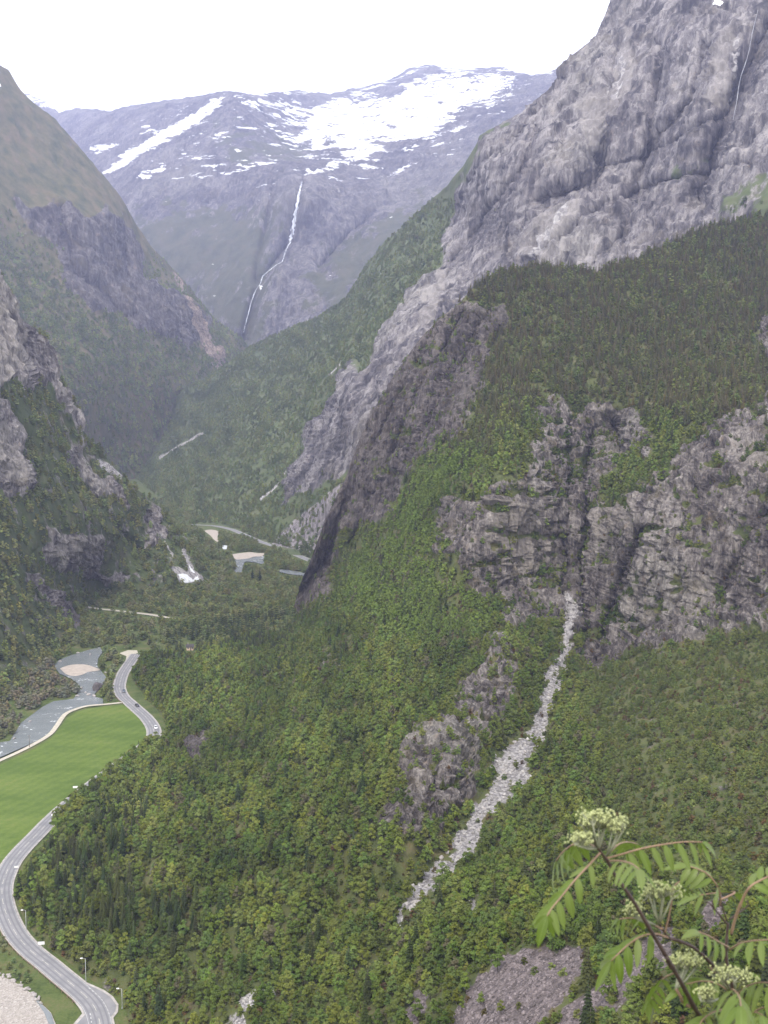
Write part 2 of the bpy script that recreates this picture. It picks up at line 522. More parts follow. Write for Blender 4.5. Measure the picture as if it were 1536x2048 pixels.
# ---- near hillside with the wooded spur -------------------------------------------------
A_ctrl = C((262, 2140), (258, 2048), (246, 2000), (190, 1962), (150, 1935), (110, 1905), (75, 1870), (45, 1825), (38, 1790), (50, 1745), (75, 1705),
           (110, 1685), (150, 1640), (205, 1588), (262, 1540), (305, 1512), (338, 1475), (332, 1440), (312, 1415), (288, 1388), (268, 1355),
           (272, 1330), (330, 1312), (400, 1302), (500, 1277), (590, 1247)) + [
    # under the valley floor beyond the contact line
    (-80, 2140, 340), (80, 2140, 325), (-80, 1900, 400), (-80, 1750, 490), (-60, 1600, 640), (100, 1500, 760), (180, 1400, 860), (150, 1290, 1050), (350, 1200, 1250), (480, 1150, 1400), (-80, 1300, 1100), (0, 1100, 1700), (300, 1000, 2000),
    # lower wooded slope
    (400, 2048, 300), (550, 2048, 285), (768, 2048, 258), (1100, 2048, 210), (1300, 2048, 188), (1536, 2048, 170), (1640, 2140, 155), (1100, 2140, 198), (768, 2140, 243), (450, 2140, 280),
    (200, 1850, 371), (400, 1850, 354), (600, 1850, 335), (950, 1850, 290), (1100, 1850, 262), (1300, 1850, 235), (1500, 1850, 215), (1640, 1850, 205),
    (400, 1700, 403), (600, 1700, 379), (768, 1700, 355), (1100, 1700, 335), (1300, 1700, 296), (1500, 1700, 265),
    (300, 1600, 480), (400, 1500, 545), (450, 1450, 578), (600, 1500, 475), (768, 1500, 440), (850, 1500, 422), (860, 1600, 392),
    (1300, 1600, 340), (1500, 1600, 305), (1640, 1600, 290), (1200, 1450, 455), (1300, 1450, 432), (1500, 1450, 392),
    (768, 1350, 560), (900, 1350, 518), (980, 1300, 533), (600, 1350, 640), (450, 1350, 690), (370, 1400, 640),
    # the gully
    (800, 1850, 325), (900, 1720, 362), (1000, 1560, 424), (1090, 1400, 505), (1120, 1300, 562), (1140, 1200, 622), (1140, 1100, 652), (1140, 950, 694), (1130, 820, 734), (600, 1960, 311),
    # bulge of wooded ground left of the cliffs
    (768, 1200, 680), (900, 1150, 618), (720, 1190, 722), (650, 1260, 742), (850, 1050, 700), (930, 930, 688), (930, 870, 750),
    # dark face of the spur
    (800, 1000, 800), (740, 1100, 812), (690, 1170, 830), (850, 800, 842), (980, 700, 850), (1000, 800, 760), (900, 700, 872),
    (590, 1245, 905), (610, 1150, 900), (690, 960, 884), (760, 800, 890), (870, 640, 905), (950, 570, 922), (1060, 530, 950), (1200, 540, 960), (1350, 480, 982), (1536, 430, 1005), (1640, 400, 1020),
    (520, 1100, 960), (560, 900, 990), (640, 700, 1010), (760, 560, 1020),
    # cliffs
    (980, 1200, 600), (1000, 1050, 618), (1000, 920, 640), (900, 1080, 630), (1060, 1220, 604), (1060, 900, 668), (1230, 870, 722), (1230, 800, 738), (1300, 1000, 600), (1450, 1000, 563), (1450, 880, 598), (1300, 900, 650), (1536, 1000, 540), (1640, 1000, 515),
    (1190, 1330, 568), (1300, 1290, 556), (1450, 1270, 528), (1536, 1250, 512), (1640, 1240, 495), (1300, 1150, 578), (1450, 1130, 545),
    # upper wooded shoulder
    (1100, 700, 820), (1300, 700, 800), (1500, 700, 762), (1640, 690, 740), (1300, 560, 900), (1500, 520, 930), (1300, 820, 705), (1450, 800, 660), (1100, 600, 890)]

A_top = [(-130, 1250), (0, 1230), (300, 1262), (450, 1268), (540, 1262), (575, 1250), (592, 1225), (612, 1145), (650, 1040), (690, 960), (720, 880), (760, 800), (800, 735), (840, 680), (875, 640), (910, 615), (950, 572), (1000, 545), (1060, 530),
         (1130, 535), (1200, 543), (1270, 520), (1350, 482), (1420, 455), (1536, 430), (1660, 400)]
A_rock_polys = [
    [(1000, 605), (1015, 640), (985, 720), (965, 800), (955, 850), (900, 885), (860, 930), (800, 985), (752, 1040), (690, 1085), (668, 1140), (630, 1205), (585, 1262), (560, 1240), (590, 1100), (660, 930), (740, 780), (850, 648), (880, 640), (930, 612)],
    [(1055, 825), (1110, 800), (1140, 830), (1180, 790), (1260, 815), (1305, 850), (1295, 905), (1235, 930), (1195, 965), (1190, 1005), (1240, 1000), (1330, 935), (1420, 850), (1500, 800), (1660, 720), (1660, 1250), (1500, 1262), (1380, 1285),
     (1300, 1300), (1240, 1300), (1190, 1350), (1130, 1300), (1120, 1240), (1060, 1262), (1005, 1255), (965, 1180), (905, 1130), (862, 1080), (885, 1020), (960, 1000), (1010, 980), (1062, 930)],
    [(990, 1260), (1035, 1300), (1032, 1380), (995, 1450), (962, 1540), (940, 1600), (880, 1640), (850, 1700), (785, 1685), (762, 1640), (800, 1565), (798, 1520), (840, 1450), (900, 1425), (950, 1350)],
    [(358, 1502), (378, 1472), (420, 1458), (432, 1500), (392, 1532), (362, 1535)],
    [(1522, 640), (1660, 600), (1660, 800), (1530, 790)],
]
GULLY = [(1140, 1165), (1152, 1200), (1138, 1290), (1120, 1380), (1108, 1440), (1082, 1490), (1050, 1530), (1022, 1590), (972, 1662), (905, 1738), (862, 1792), (795, 1872), (778, 1868), (820, 1798), (848, 1755), (888, 1700), (945, 1612), (985, 1556), (1015, 1490), (1062, 1425), (1093, 1360), (1120, 1270), (1134, 1190)]
SCREES = [
    [(425, 2075), (480, 2002), (545, 1962), (556, 1985), (505, 2030), (470, 2085)],
    [(918, 1818), (942, 1780), (960, 1788), (932, 1828)],
]
PURPLE = [
    [(850, 2100), (945, 1975), (1022, 1906), (1058, 1888), (1168, 1896), (1165, 1940), (1125, 2000), (1085, 2040), (1050, 2100)],
    [(1120, 2100), (1240, 1985), (1320, 1930), (1372, 1880), (1340, 1850), (1280, 1870), (1275, 1905), (1195, 1975), (1090, 2060)],
    [(1385, 1830), (1425, 1780), (1455, 1790), (1440, 1840), (1400, 1870)],
    [(800, 2060), (830, 2000), (860, 1990), (850, 2060)],
]
def A_rock(px, py):
    m = soft(px, py, A_rock_polys, 26)
    z = 0 * px
    led = perlin(np.stack([px / 46, py / 20, z + 15.2], -1)) + 0.6 * perlin(np.stack([px / 15, py / 10, z + 25.2], -1))
    m = m - 0.85 * np.clip(led - 0.05, 0, 0.6) / 0.6 * (1 - 0.35 * soft(px, py, A_rock_polys[:1], 30))
    m = np.maximum(m, 0.27 * soft(px, py, [[(1180, 1350), (1660, 1240), (1660, 1560), (1400, 1650), (1240, 1600), (1150, 1450)]], 60))
    m = np.maximum(m, 0.27 * soft(px, py, [[(1000, 600), (1300, 700), (1660, 560), (1660, 850), (1300, 860), (1060, 820), (1000, 740)]], 40))
    m = np.maximum(m, 0.40 * soft(px, py, [[(580, 1330), (700, 1270), (740, 1330), (640, 1380)], [(300, 1740), (330, 1720), (335, 1770), (310, 1790)], [(1255, 1500), (1300, 1470), (1340, 1500), (1290, 1540)], [(1400, 1590), (1450, 1540), (1480, 1555), (1420, 1615)], [(1270, 1560), (1330, 1540), (1345, 1600), (1300, 1625)], [(405, 1830), (430, 1800), (440, 1840), (420, 1880)], [(190, 1950), (235, 1935), (235, 1980), (205, 1985)]], 20))
    return m * (1 - soft(px, py, PURPLE, 22))
mat_A = terrain_mat('hillside_rock', 1.0, tilt=6)
def A_near(bottom):
    """From the foot of the picture the bank climbs steeply back to the lookout the photograph was taken from."""
    rows = []
    edge = np.stack([np.clip(bottom[:, 0] * 0.07, -12, 12), np.full(len(bottom), 1.9), np.full(len(bottom), -2.4)], -1)
    for s in (0.1, 0.2, 0.32, 0.45, 0.58, 0.7, 0.8, 0.88, 0.94, 0.975, 1.0):
        q = bottom * (1 - s) + edge * s
        q[:, 2] -= 34 * math.sin(math.pi * s) ** 1.3
        rows.append(q)
    for yb, zb in ((0.6, -1.85), (-3, -1.8), (-12, -1.7), (-60, 3), (-200, 20)):
        q = edge.copy(); k = 1 + max(0, -yb) / 12; q[:, 0] *= k; q[:, 1] = yb; q[:, 2] = zb; rows.append(q)
    return np.array(rows)
LA = terrain('hillside', 'steep wooded hillside with dark rock spur, grey cliffs and a scree gully', mat_A, -130, 1660, 4, A_top, [(-130, 2150), (1660, 2150)], 3.6, A_ctrl, 1.0,
             dict(rock=A_rock, pale=lambda x, y: np.clip(soft(x + 10 * perlin(np.stack([x / 14, y / 14, 0 * x], -1)) + 9 * perlin(np.stack([x / 40, y / 40, 0 * x + 4], -1)), y, [GULLY] + SCREES, 22) - 0.5 * np.clip(perlin(np.stack([x / 22, y / 30, 0 * x + 8], -1)) + 0.05, 0, 1) - 0.13, 0, 1), talus=lambda x, y: soft(x, y, PURPLE, 22),
                  slab=lambda x, y: soft(x, y, [[(985, 1000), (1060, 995), (1095, 1060), (1092, 1120), (1030, 1155), (985, 1110)], [(1480, 900), (1600, 880), (1600, 965), (1500, 965)], [(1390, 1150), (1432, 1135), (1422, 1225), (1375, 1235)], [(1165, 800), (1255, 810), (1250, 850), (1180, 850)], [(1200, 1010), (1290, 960), (1290, 1040), (1210, 1080)]], 30),
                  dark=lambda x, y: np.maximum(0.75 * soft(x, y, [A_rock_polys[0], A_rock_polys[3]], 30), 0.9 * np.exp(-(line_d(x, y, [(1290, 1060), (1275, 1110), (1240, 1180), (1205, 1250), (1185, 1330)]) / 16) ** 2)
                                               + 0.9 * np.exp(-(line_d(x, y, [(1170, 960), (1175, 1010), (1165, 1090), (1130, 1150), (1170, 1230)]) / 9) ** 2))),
             grooves=[([(1140, 840), (1132, 1000), (1128, 1100), (1122, 1190)], 8, 18), ([(1185, 860), (1172, 960), (1172, 1060), (1165, 1180), (1168, 1290)], 10, 22), ([(1290, 1060), (1240, 1180), (1190, 1320)], 12, 17),
                      ([(1228, 850), (1248, 905)], 26, 26), ([(1010, 985), (1018, 1130)], 6, 4), ([(1400, 980), (1330, 1120), (1250, 1270)], 14, 6), ([(1540, 1020), (1450, 1180)], 16, 6),
                      ([(1520, 640), (1540, 780)], 14, 14), ([(800, 1660), (860, 1650), (905, 1615)], 5, 5),
                      ([(985, 620), (905, 760), (845, 880), (765, 1000)], 8, 12), ([(930, 625), (830, 800), (765, 960), (700, 1090)], 7, 12), ([(1000, 660), (950, 800), (890, 880)], 7, 9), ([(870, 660), (780, 830), (710, 980), (650, 1130)], 7, 10), ([(960, 640), (870, 790), (800, 920)], 5, 8), ([(740, 860), (680, 1020), (630, 1160)], 6, 9)], back=0.1, near_rows=A_near)

# ---- the big right-hand mountain and the talus slopes beyond it -------------------------
B_ctrl = C((660, 1122), (620, 1112), (540, 1087), (470, 1058), (400, 1040), (340, 1008), (280, 962)) + [
    (700, 950, 1325), (650, 1000, 1345), (720, 1060, 1240), (900, 1000, 1150), (1300, 1000, 1050), (1640, 1000, 1000), (1100, 750, 1300), (1400, 750, 1200), (1640, 700, 1130),
    (700, 800, 1480), (800, 650, 1580), (950, 550, 1630), (950, 300, 1860), (1100, 500, 1480), (1100, 300, 1600), (1225, 0, 1880), (1130, 130, 1800), (1040, 230, 1850),
    (1400, 500, 1330), (1400, 250, 1450), (1400, 0, 1620), (1536, 0, 1530), (1536, 450, 1240), (1640, 450, 1200), (1640, -250, 1680), (1300, -150, 1980), (1250, 350, 1520), (1000, -200, 2300),
    (840, 420, 2250), (770, 480, 2350), (690, 600, 2480), (500, 695, 2800), (330, 800, 3000), (270, 850, 3200), (150, 910, 3700), (-60, 950, 4200),
    (770, 600, 1900), (600, 800, 2020), (500, 900, 1950), (400, 900, 2350), (600, 950, 1600), (350, 950, 2150), (680, 750, 1760), (850, 500, 1950), (600, 700, 2350), (450, 800, 2500), (900, 400, 2020),
    (560, 1150, 1180), (400, 1120, 1350), (200, 1050, 1900)]
B_top = [(-130, 985), (100, 940), (200, 893), (270, 850), (330, 800), (440, 738), (500, 695), (560, 665), (640, 632), (690, 598), (725, 540), (770, 482), (840, 420), (885, 380), (925, 335), (965, 268), (1040, 228), (1112, 172), (1130, 132), (1190, 75), (1225, 0), (1290, -110), (1400, -200), (1660, -260)]
B_rock_polys = [[(1660, -300), (1100, -300), (1000, 225), (945, 285), (925, 350), (912, 430), (865, 520), (800, 610), (770, 660), (700, 760), (640, 845), (598, 930), (562, 998), (640, 985), (700, 930), (760, 1000), (1660, 1010)]]
B_talus = [[(540, 1090), (600, 1032), (690, 968), (740, 985), (650, 1110), (600, 1100)]]
B_lines = [[(318, 914), (405, 868)], [(660, 752), (682, 733)], [(568, 945), (590, 925)], [(520, 1000), (560, 965)]]
B_green = [[(1430, 440), (1470, 390), (1530, 350), (1660, 330), (1660, 470), (1430, 480)], [(1330, 350), (1400, 300), (1420, 320), (1350, 380)], [(1040, 228), (965, 268), (930, 325), (925, 360), (980, 300), (1060, 245)]]
def B_pale(px, py):
    m = soft(px, py, B_talus, 10) * 0.16
    for ln in B_lines: m = np.maximum(m, 0.95 * np.exp(-(line_d(px, py, ln) / 3.2) ** 2))
    for ln, w, a in (([(1070, 520), (1090, 490), (1150, 410)], 10, 0.62), ([(1255, 95), (1240, 200)], 14, 0.5), ([(1480, 60), (1460, 200)], 12, 0.45), ([(1210, 190), (1210, 260)], 9, 0.45)):
        m = np.maximum(m, a * np.exp(-(line_d(px, py, ln) / w) ** 2))
    return m
mat_B = terrain_mat('cliff_rock', 3.8, rock=((0.028, 0.025, 0.029), (0.112, 0.102, 0.106), (0.29, 0.27, 0.26)), veg=((0.042, 0.060, 0.020), (0.074, 0.096, 0.034), (0.096, 0.098, 0.045)), warm_amt=0.2, snow=True, tilt=10, mossy=0.35, relief=0.6, streak=1.4, talus=(0.225, 0.205, 0.205))
LB = terrain('mountain_right', 'towering grey streaked rock wall above green talus slopes', mat_B, -130, 1660, 4, B_top, [(-130, 1075), (380, 1075), (480, 1110), (600, 1160), (760, 1060), (1660, 760)], 3.4, B_ctrl, 3.1,
             dict(rock=lambda x, y: np.clip(soft(x, y, B_rock_polys, 24) * (1 - soft(x, y, B_talus, 12)) - 0.5 * soft(x, y, B_green, 26), 0, 1), pale=B_pale, talus=lambda x, y: soft(x, y, B_talus, 10), slab=lambda x, y: soft(x, y, [[(1060, 520), (1040, 480), (1110, 420), (1165, 380), (1150, 440), (1100, 520)], [(1235, 60), (1275, 70), (1255, 230), (1225, 240)], [(1440, 60), (1480, 80), (1460, 220), (1430, 200)], [(860, 560), (900, 540), (860, 640), (800, 700)], [(1160, 210), (1220, 190), (1220, 290), (1180, 280)]], 26),
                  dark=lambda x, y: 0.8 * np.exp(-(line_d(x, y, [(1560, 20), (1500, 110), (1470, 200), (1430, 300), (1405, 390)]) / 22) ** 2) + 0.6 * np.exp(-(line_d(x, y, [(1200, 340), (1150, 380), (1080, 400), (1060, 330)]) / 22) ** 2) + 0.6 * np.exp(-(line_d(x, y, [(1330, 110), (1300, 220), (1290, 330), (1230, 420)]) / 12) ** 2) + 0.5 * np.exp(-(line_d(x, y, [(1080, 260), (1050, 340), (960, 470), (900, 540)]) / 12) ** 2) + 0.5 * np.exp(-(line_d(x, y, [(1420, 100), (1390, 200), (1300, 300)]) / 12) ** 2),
                  snow=lambda x, y: soft(x, y, [[(1420, 12), (1438, 2), (1455, 12), (1440, 22)], [(1388, 30), (1398, 20), (1402, 30)], [(1245, 75), (1255, 65), (1254, 76)], [(1022, 246), (1032, 238), (1030, 248)]], 8) * 1.6 - 0.9),
             grooves=[([(1560, 20), (1470, 200), (1400, 400)], 22, 60), ([(1200, 330), (1190, 370), (1090, 410)], 22, 35), ([(1240, 100), (1200, 330)], 14, 25), ([(840, 470), (830, 540), (780, 640), (650, 840)], 14, 30),
                      ([(1000, 560), (900, 620), (800, 740)], 14, 18), ([(1330, 100), (1300, 300), (1250, 480)], 16, 30), ([(1080, 260), (1050, 340), (960, 470), (900, 540)], 12, 26), ([(1420, 100), (1390, 200), (1300, 300)], 12, 26), ([(1500, 330), (1330, 365), (1180, 430), (1080, 520)], 7, 24), ([(1450, 230), (1330, 300), (1200, 345)], 6, 20), ([(1130, 160), (1040, 280), (960, 340), (900, 470)], 7, 22), ([(1300, 440), (1230, 480), (1190, 530)], 7, 18), ([(1000, 400), (930, 500), (840, 600)], 7, 20)], back=0.12, rockbump=0.74)

# ---- left near mountain ---------------------------------------------------------------
D_ctrl = C((440, 1156), (350, 1177), (250, 1188), (175, 1200), (162, 1262), (105, 1305), (60, 1362), (0, 1402), (-100, 1435)) + [
    (-100, 430, 1030), (0, 555, 1050), (100, 700, 1125), (150, 800, 1140), (200, 900, 1155), (330, 1040, 1185), (400, 1110, 1160), (0, 800, 900), (100, 900, 985), (0, 1000, 830), (100, 1080, 905), (200, 1050, 1020), (0, 1150, 780), (0, 1280, 735), (100, 1200, 875), (250, 1100, 1075),
    (-100, 900, 800), (-100, 1250, 700), (200, 1260, 960), (350, 1230, 1080), (480, 1180, 1200), (160, 1340, 800), (60, 1450, 660), (300, 950, 1230), (200, 780, 1220)]
D_top = [(-130, 360), (-60, 460), (0, 552), (20, 590), (42, 640), (70, 655), (98, 690), (112, 745), (150, 800), (165, 860), (230, 938), (262, 972), (300, 1000), (335, 1035), (380, 1090), (412, 1125), (445, 1152), (480, 1185)]
D_rock_polys = [
    [(-130, 380), (0, 545), (40, 625), (95, 690), (112, 742), (150, 800), (165, 850), (150, 870), (130, 830), (88, 760), (42, 790), (0, 770), (-130, 800)],
    [(-130, 800), (10, 805), (45, 870), (75, 965), (30, 990), (-130, 985)], [(150, 868), (212, 955), (238, 1022), (192, 1002), (150, 930)],
    [(78, 1072), (150, 1058), (205, 1080), (202, 1140), (242, 1150), (285, 1162), (200, 1168), (150, 1130), (90, 1112)], [(275, 1000), (322, 1040), (332, 1095), (300, 1092)],
    [(50, 1152), (112, 1170), (160, 1228), (172, 1270), (120, 1242)]]
D_pale = [[(188, 915), (242, 948), (238, 962), (200, 940)], [(338, 1130), (360, 1168), (402, 1166), (422, 1160), (392, 1148), (378, 1120), (368, 1096), (362, 1100), (374, 1145)], [(312, 1058), (340, 1100), (350, 1120), (338, 1105)]]
mat_D = terrain_mat('left_rock', 1.5, rock=((0.05, 0.044, 0.045), (0.175, 0.158, 0.156), (0.37, 0.345, 0.325)), veg=((0.032, 0.05, 0.016), (0.06, 0.08, 0.026), (0.085, 0.08, 0.042)), tilt=-8, snow=True)
LD = terrain('mountain_left_near', 'craggy left valley side of grey rock and green scrub', mat_D, -130, 484, 3.5, D_top, [(-130, 1480), (60, 1460), (170, 1350), (300, 1270), (484, 1215)], 3.2, D_ctrl, 1.5,
             dict(rock=lambda x, y: np.maximum(soft(x, y, D_rock_polys, 20), 0.33), pale=lambda x, y: soft(x, y, D_pale, 9), slab=lambda x, y: soft(x, y, [[(-130, 700), (0, 600), (40, 650), (60, 740), (0, 760), (-130, 800)], [(-130, 880), (0, 850), (40, 900), (50, 960), (-130, 970)], [(110, 740), (150, 810), (140, 830), (100, 760)], [(90, 1075), (140, 1065), (140, 1110), (100, 1110)]], 24),
                  dark=lambda x, y: 0.6 * soft(x, y, [D_rock_polys[-1]], 30), snow=lambda x, y: soft(x, y, [[(352, 1150), (362, 1168), (404, 1166), (396, 1150), (384, 1158), (370, 1148)], [(376, 1128), (386, 1142), (392, 1150), (380, 1146)]], 8) * 2.0 - 0.95),
             grooves=[([(20, 640), (60, 740), (110, 850), (190, 1000)], 14, 22), ([(0, 800), (60, 900), (80, 1020)], 12, 16), ([(110, 900), (210, 1030), (290, 1120)], 10, 14)], back=0.12)

# ---- left middle mountain -------------------------------------------------------------
E_ctrl = [(-100, 60, 2900), (0, 130, 3000), (110, 240, 3080), (190, 330, 3150), (280, 460, 3300), (350, 540, 3450), (430, 640, 3600), (495, 690, 3750), (0, 500, 2560), (100, 450, 2760), (100, 560, 2640), (200, 600, 2760), (200, 450, 2930), (350, 620, 3150), (0, 700, 2150), (150, 750, 2350), (300, 800, 2700),
          (200, 900, 2400), (440, 750, 3300), (0, 900, 1900), (-100, 700, 1950), (350, 940, 2700), (500, 800, 3700), (0, 300, 2800), (300, 700, 2850), (400, 850, 3000)]
E_top = [(-130, 20), (-60, 90), (0, 130), (18, 140), (40, 178), (58, 198), (110, 238), (150, 285), (190, 332), (240, 392), (280, 462), (300, 490), (350, 542), (390, 590), (430, 640), (470, 668), (495, 690), (530, 720), (560, 760)]
E_rock_polys = [[(20, 400), (60, 412), (150, 412), (240, 440), (275, 480), (292, 560), (350, 560), (400, 640), (442, 700), (452, 742), (400, 692), (300, 662), (250, 640), (200, 612), (140, 560), (100, 500), (40, 460)]]
E_pale = [[(342, 540), (366, 562), (382, 612), (412, 660), (446, 702), (456, 738), (432, 742), (402, 692), (375, 640), (362, 590)]]
mat_E = terrain_mat('middle_rock', 4.0, rock=((0.034, 0.032, 0.034), (0.095, 0.087, 0.085), (0.20, 0.184, 0.174)), veg=((0.038, 0.052, 0.018), (0.092, 0.088, 0.036), (0.15, 0.115, 0.065)), warm=(0.35, 0.25, 0.2), snow=True, tilt=-8, talus=(0.30, 0.235, 0.185))
LE = terrain('mountain_left_middle', 'tall green and brown mountain side with a dark cliff band', mat_E, -130, 560, 3.5, E_top, [(-130, 1010), (560, 960)], 3.2, E_ctrl, 4.0,
             dict(rock=lambda x, y: np.maximum(soft(x, y, E_rock_polys, 18), 0.2), talus=lambda x, y: 0.9 * soft(x, y, E_pale, 10), dark=lambda x, y: 0.7 * soft(x, y, [[(60, 415), (130, 420), (140, 520), (110, 500)]], 20),
                  snow=lambda x, y: soft(x, y, [[(-6, 160), (4, 168), (3, 178), (-6, 172)]], 6) * 1.7 - 0.9),
             grooves=[([(120, 420), (140, 540), (250, 640)], 10, 40), ([(230, 450), (250, 560), (300, 650)], 9, 35), ([(350, 545), (400, 660), (440, 730)], 10, 40)], back=0.12)

# ---- far snow mountain ----------------------------------------------------------------
F_ctrl = [(-100, 175, 9000), (60, 190, 9000), (120, 222, 7600), (220, 222, 6900), (380, 195, 6500), (450, 185, 5900), (600, 180, 6900), (740, 172, 7200), (850, 132, 7400), (1000, 135, 7300), (1120, 135, 6500), (1250, 120, 6500),
          (600, 300, 5500), (220, 300, 6100), (330, 250, 5950), (300, 450, 4800), (250, 380, 5300), (450, 280, 5250), (450, 400, 4800), (450, 550, 4350), (600, 365, 4480), (595, 480, 4300), (560, 560, 4080), (600, 620, 3950), (500, 690, 4000), (800, 350, 4900), (800, 260, 5600), (1000, 220, 5400), (1100, 300, 4700), (700, 500, 4200), (700, 400, 4500), (800, 500, 4000),
          (520, 760, 3900), (800, 650, 3700), (1200, 500, 3900), (150, 600, 5000), (0, 400, 6500), (-100, 600, 6000), (300, 760, 4600), (930, 300, 4900)]
F_top = [(-130, 175), (-60, 180), (60, 190), (95, 205), (118, 226), (160, 216), (220, 223), (260, 212), (300, 206), (380, 195), (440, 185), (460, 182), (500, 190), (600, 181), (660, 188), (740, 172), (790, 155), (820, 137), (850, 131), (900, 137), (930, 140), (1000, 134), (1060, 152), (1100, 145), (1120, 135), (1250, 118)]
F_snow_polys = [
    [(455, 200), (540, 200), (640, 205), (700, 192), (770, 190), (850, 150), (930, 146), (1005, 138), (1050, 158), (1005, 190), (962, 220), (900, 250), (850, 292), (800, 312), (720, 318), (640, 302), (570, 278), (525, 262), (600, 245), (500, 218)],
    [(450, 194), (440, 222), (372, 268), (302, 305), (228, 355), (208, 345), (262, 302), (332, 260), (402, 225)], [(178, 302), (205, 296), (240, 292), (200, 318)], [(276, 358), (335, 325), (333, 338), (292, 368)],
    [(598, 368), (660, 330), (740, 314), (720, 332), (640, 356)], [(748, 366), (800, 340), (875, 305), (800, 352)], [(-130, 175), (60, 190), (100, 203), (220, 214), (120, 222), (60, 215)], [(580, 488), (606, 474), (600, 484)], [(1035, 225), (1085, 190), (1112, 174), (1070, 205)],
    [(415, 292), (450, 280), (480, 266), (445, 288)], [(520, 572), (528, 576), (524, 582)]]
def F_snow(px, py):
    m = soft(px, py, F_snow_polys[:1], 50) * 0.78 + 0.02
    m = np.maximum(m, soft(px, py, F_snow_polys[1:2], 16) * 1.0)
    m = np.maximum(m, soft(px, py, F_snow_polys[2:], 9) * 0.72)
    m = np.maximum(m, 0.30 * soft(px, py, [[(250, 240), (450, 200), (1000, 140), (1110, 160), (900, 330), (640, 380), (430, 400), (300, 360)]], 60))
    m = np.maximum(m, 0.5 * np.exp(-(line_d(px, py, [(470, 196), (600, 186), (740, 178), (850, 137), (1000, 140), (1110, 148)]) / 9) ** 2))
    return m - 0.06
mat_F = terrain_mat('far_rock', 7.0, rock=((0.035, 0.034, 0.04), (0.10, 0.094, 0.10), (0.24, 0.225, 0.22)), veg=((0.035, 0.042, 0.02), (0.06, 0.064, 0.034), (0.085, 0.078, 0.05)), warm=(0.2, 0.15, 0.11), snow=True, tilt=12, streak=0.7, mossy=0.4)
LF = terrain('mountain_far', 'distant blue snow-streaked mountain at the head of the valley', mat_F, -130, 1250, 3.5, F_top, [(-130, 800), (1250, 800)], 3.4, F_ctrl, 7.0,
             dict(rock=lambda x, y: 0.75 - 0.45 * soft(x, y, [[(250, 430), (420, 420), (560, 430), (520, 700), (400, 640)], [(620, 560), (700, 480), (860, 380), (840, 470), (640, 640)], [(440, 260), (640, 290), (560, 330), (460, 320)]], 60), snow=F_snow, pale=lambda x, y: 0.33 * soft(x, y, [[(640, 370), (690, 370), (690, 405), (640, 410)], [(540, 640), (580, 600), (590, 620), (545, 660)]], 24)),
             grooves=[([(605, 362), (585, 480), (520, 570), (490, 680)], 12, 90), ([(330, 260), (240, 340)], 12, 120), ([(550, 380), (530, 480), (510, 560)], 10, 60), ([(640, 540), (700, 470), (800, 400)], 14, 60)], back=0.15, bumps=0.8)

# ------------------------------------------------------------------ valley floor
ROAD_PX = [(272, 1308), (258, 1328), (246, 1347), (240, 1365), (239, 1378), (246, 1393), (260, 1406), (278, 1422), (293, 1436), (305, 1453), (308, 1467), (303, 1480), (289, 1492), (240, 1528), (190, 1565), (140, 1605), (100, 1642),
           (75, 1668), (60, 1683), (42, 1702), (23, 1726), (9, 1756), (4, 1780), (7, 1810), (19, 1844), (37, 1875), (64, 1904), (95, 1929), (125, 1954), (152, 1976), (176, 1998), (191, 2019), (200, 2048), (203, 2085), (198, 2125), (188, 2170)]
FAR_ROAD_PX = [(360, 1049), (397, 1050), (430, 1052), (459, 1058), (476, 1064), (517, 1082), (542, 1090), (578, 1104), (615, 1119), (660, 1138)]
SIDE_ROAD_PX = [(150, 1211), (200, 1218), (221, 1220), (281, 1227), (305, 1230), (350, 1238)]
PATH_PX = [(-120, 1585), (-40, 1540), (0, 1521), (33, 1506), (65, 1490), (98, 1470), (114, 1451), (130, 1429), (153, 1418), (176, 1412), (208, 1409), (246, 1405)]
FIELD = [(-130, 1596), (0, 1530), (35, 1513), (67, 1498), (101, 1478), (119, 1457), (136, 1435), (156, 1423), (178, 1417), (210, 1413), (248, 1410), (266, 1424), (284, 1444), (293, 1460), (293, 1472), (272, 1495), (225, 1528), (178, 1562), (128, 1602), (88, 1640), (62, 1667), (38, 1690), (18, 1712), (-10, 1735), (-130, 1790)]
RIVER = [(-130, 1530), (-40, 1502), (0, 1483), (20, 1480), (42, 1444), (85, 1412), (107, 1401), (147, 1396), (160, 1380), (160, 1370), (143, 1356), (118, 1345), (108, 1330), (118, 1318), (143, 1309), (172, 1300), (200, 1293), (206, 1302), (196, 1316), (194, 1330), (212, 1353), (208, 1363), (194, 1380), (186, 1391), (206, 1396), (206, 1406), (173, 1410), (148, 1417), (128, 1427), (108, 1452), (91, 1472), (59, 1487), (0, 1513), (-40, 1532), (-130, 1572)]
SANDBAR = [(120, 1336), (132, 1331), (148, 1328), (170, 1328), (188, 1333), (200, 1339), (176, 1343), (165, 1348), (148, 1351), (132, 1347)]
GRAVEL_BANK = [(-130, 1948), (0, 1951), (22, 1958), (42, 1971), (64, 1986), (81, 2004), (102, 2024), (112, 2048), (122, 2090), (130, 2160), (-130, 2160)]
RIVER_NEAR = [(-130, 1985), (0, 2012), (26, 2018), (34, 2036), (42, 2060), (52, 2110), (60, 2160), (-130, 2160)]
BROOK = [(66, 1988), (82, 2006), (102, 2026), (109, 2048), (118, 2090), (126, 2160), (112, 2160), (104, 2090), (97, 2046), (88, 2024), (74, 2004)]
FAR_SAND = [(408, 1061), (422, 1059), (437, 1063), (435, 1074), (437, 1084), (428, 1079), (421, 1071)]
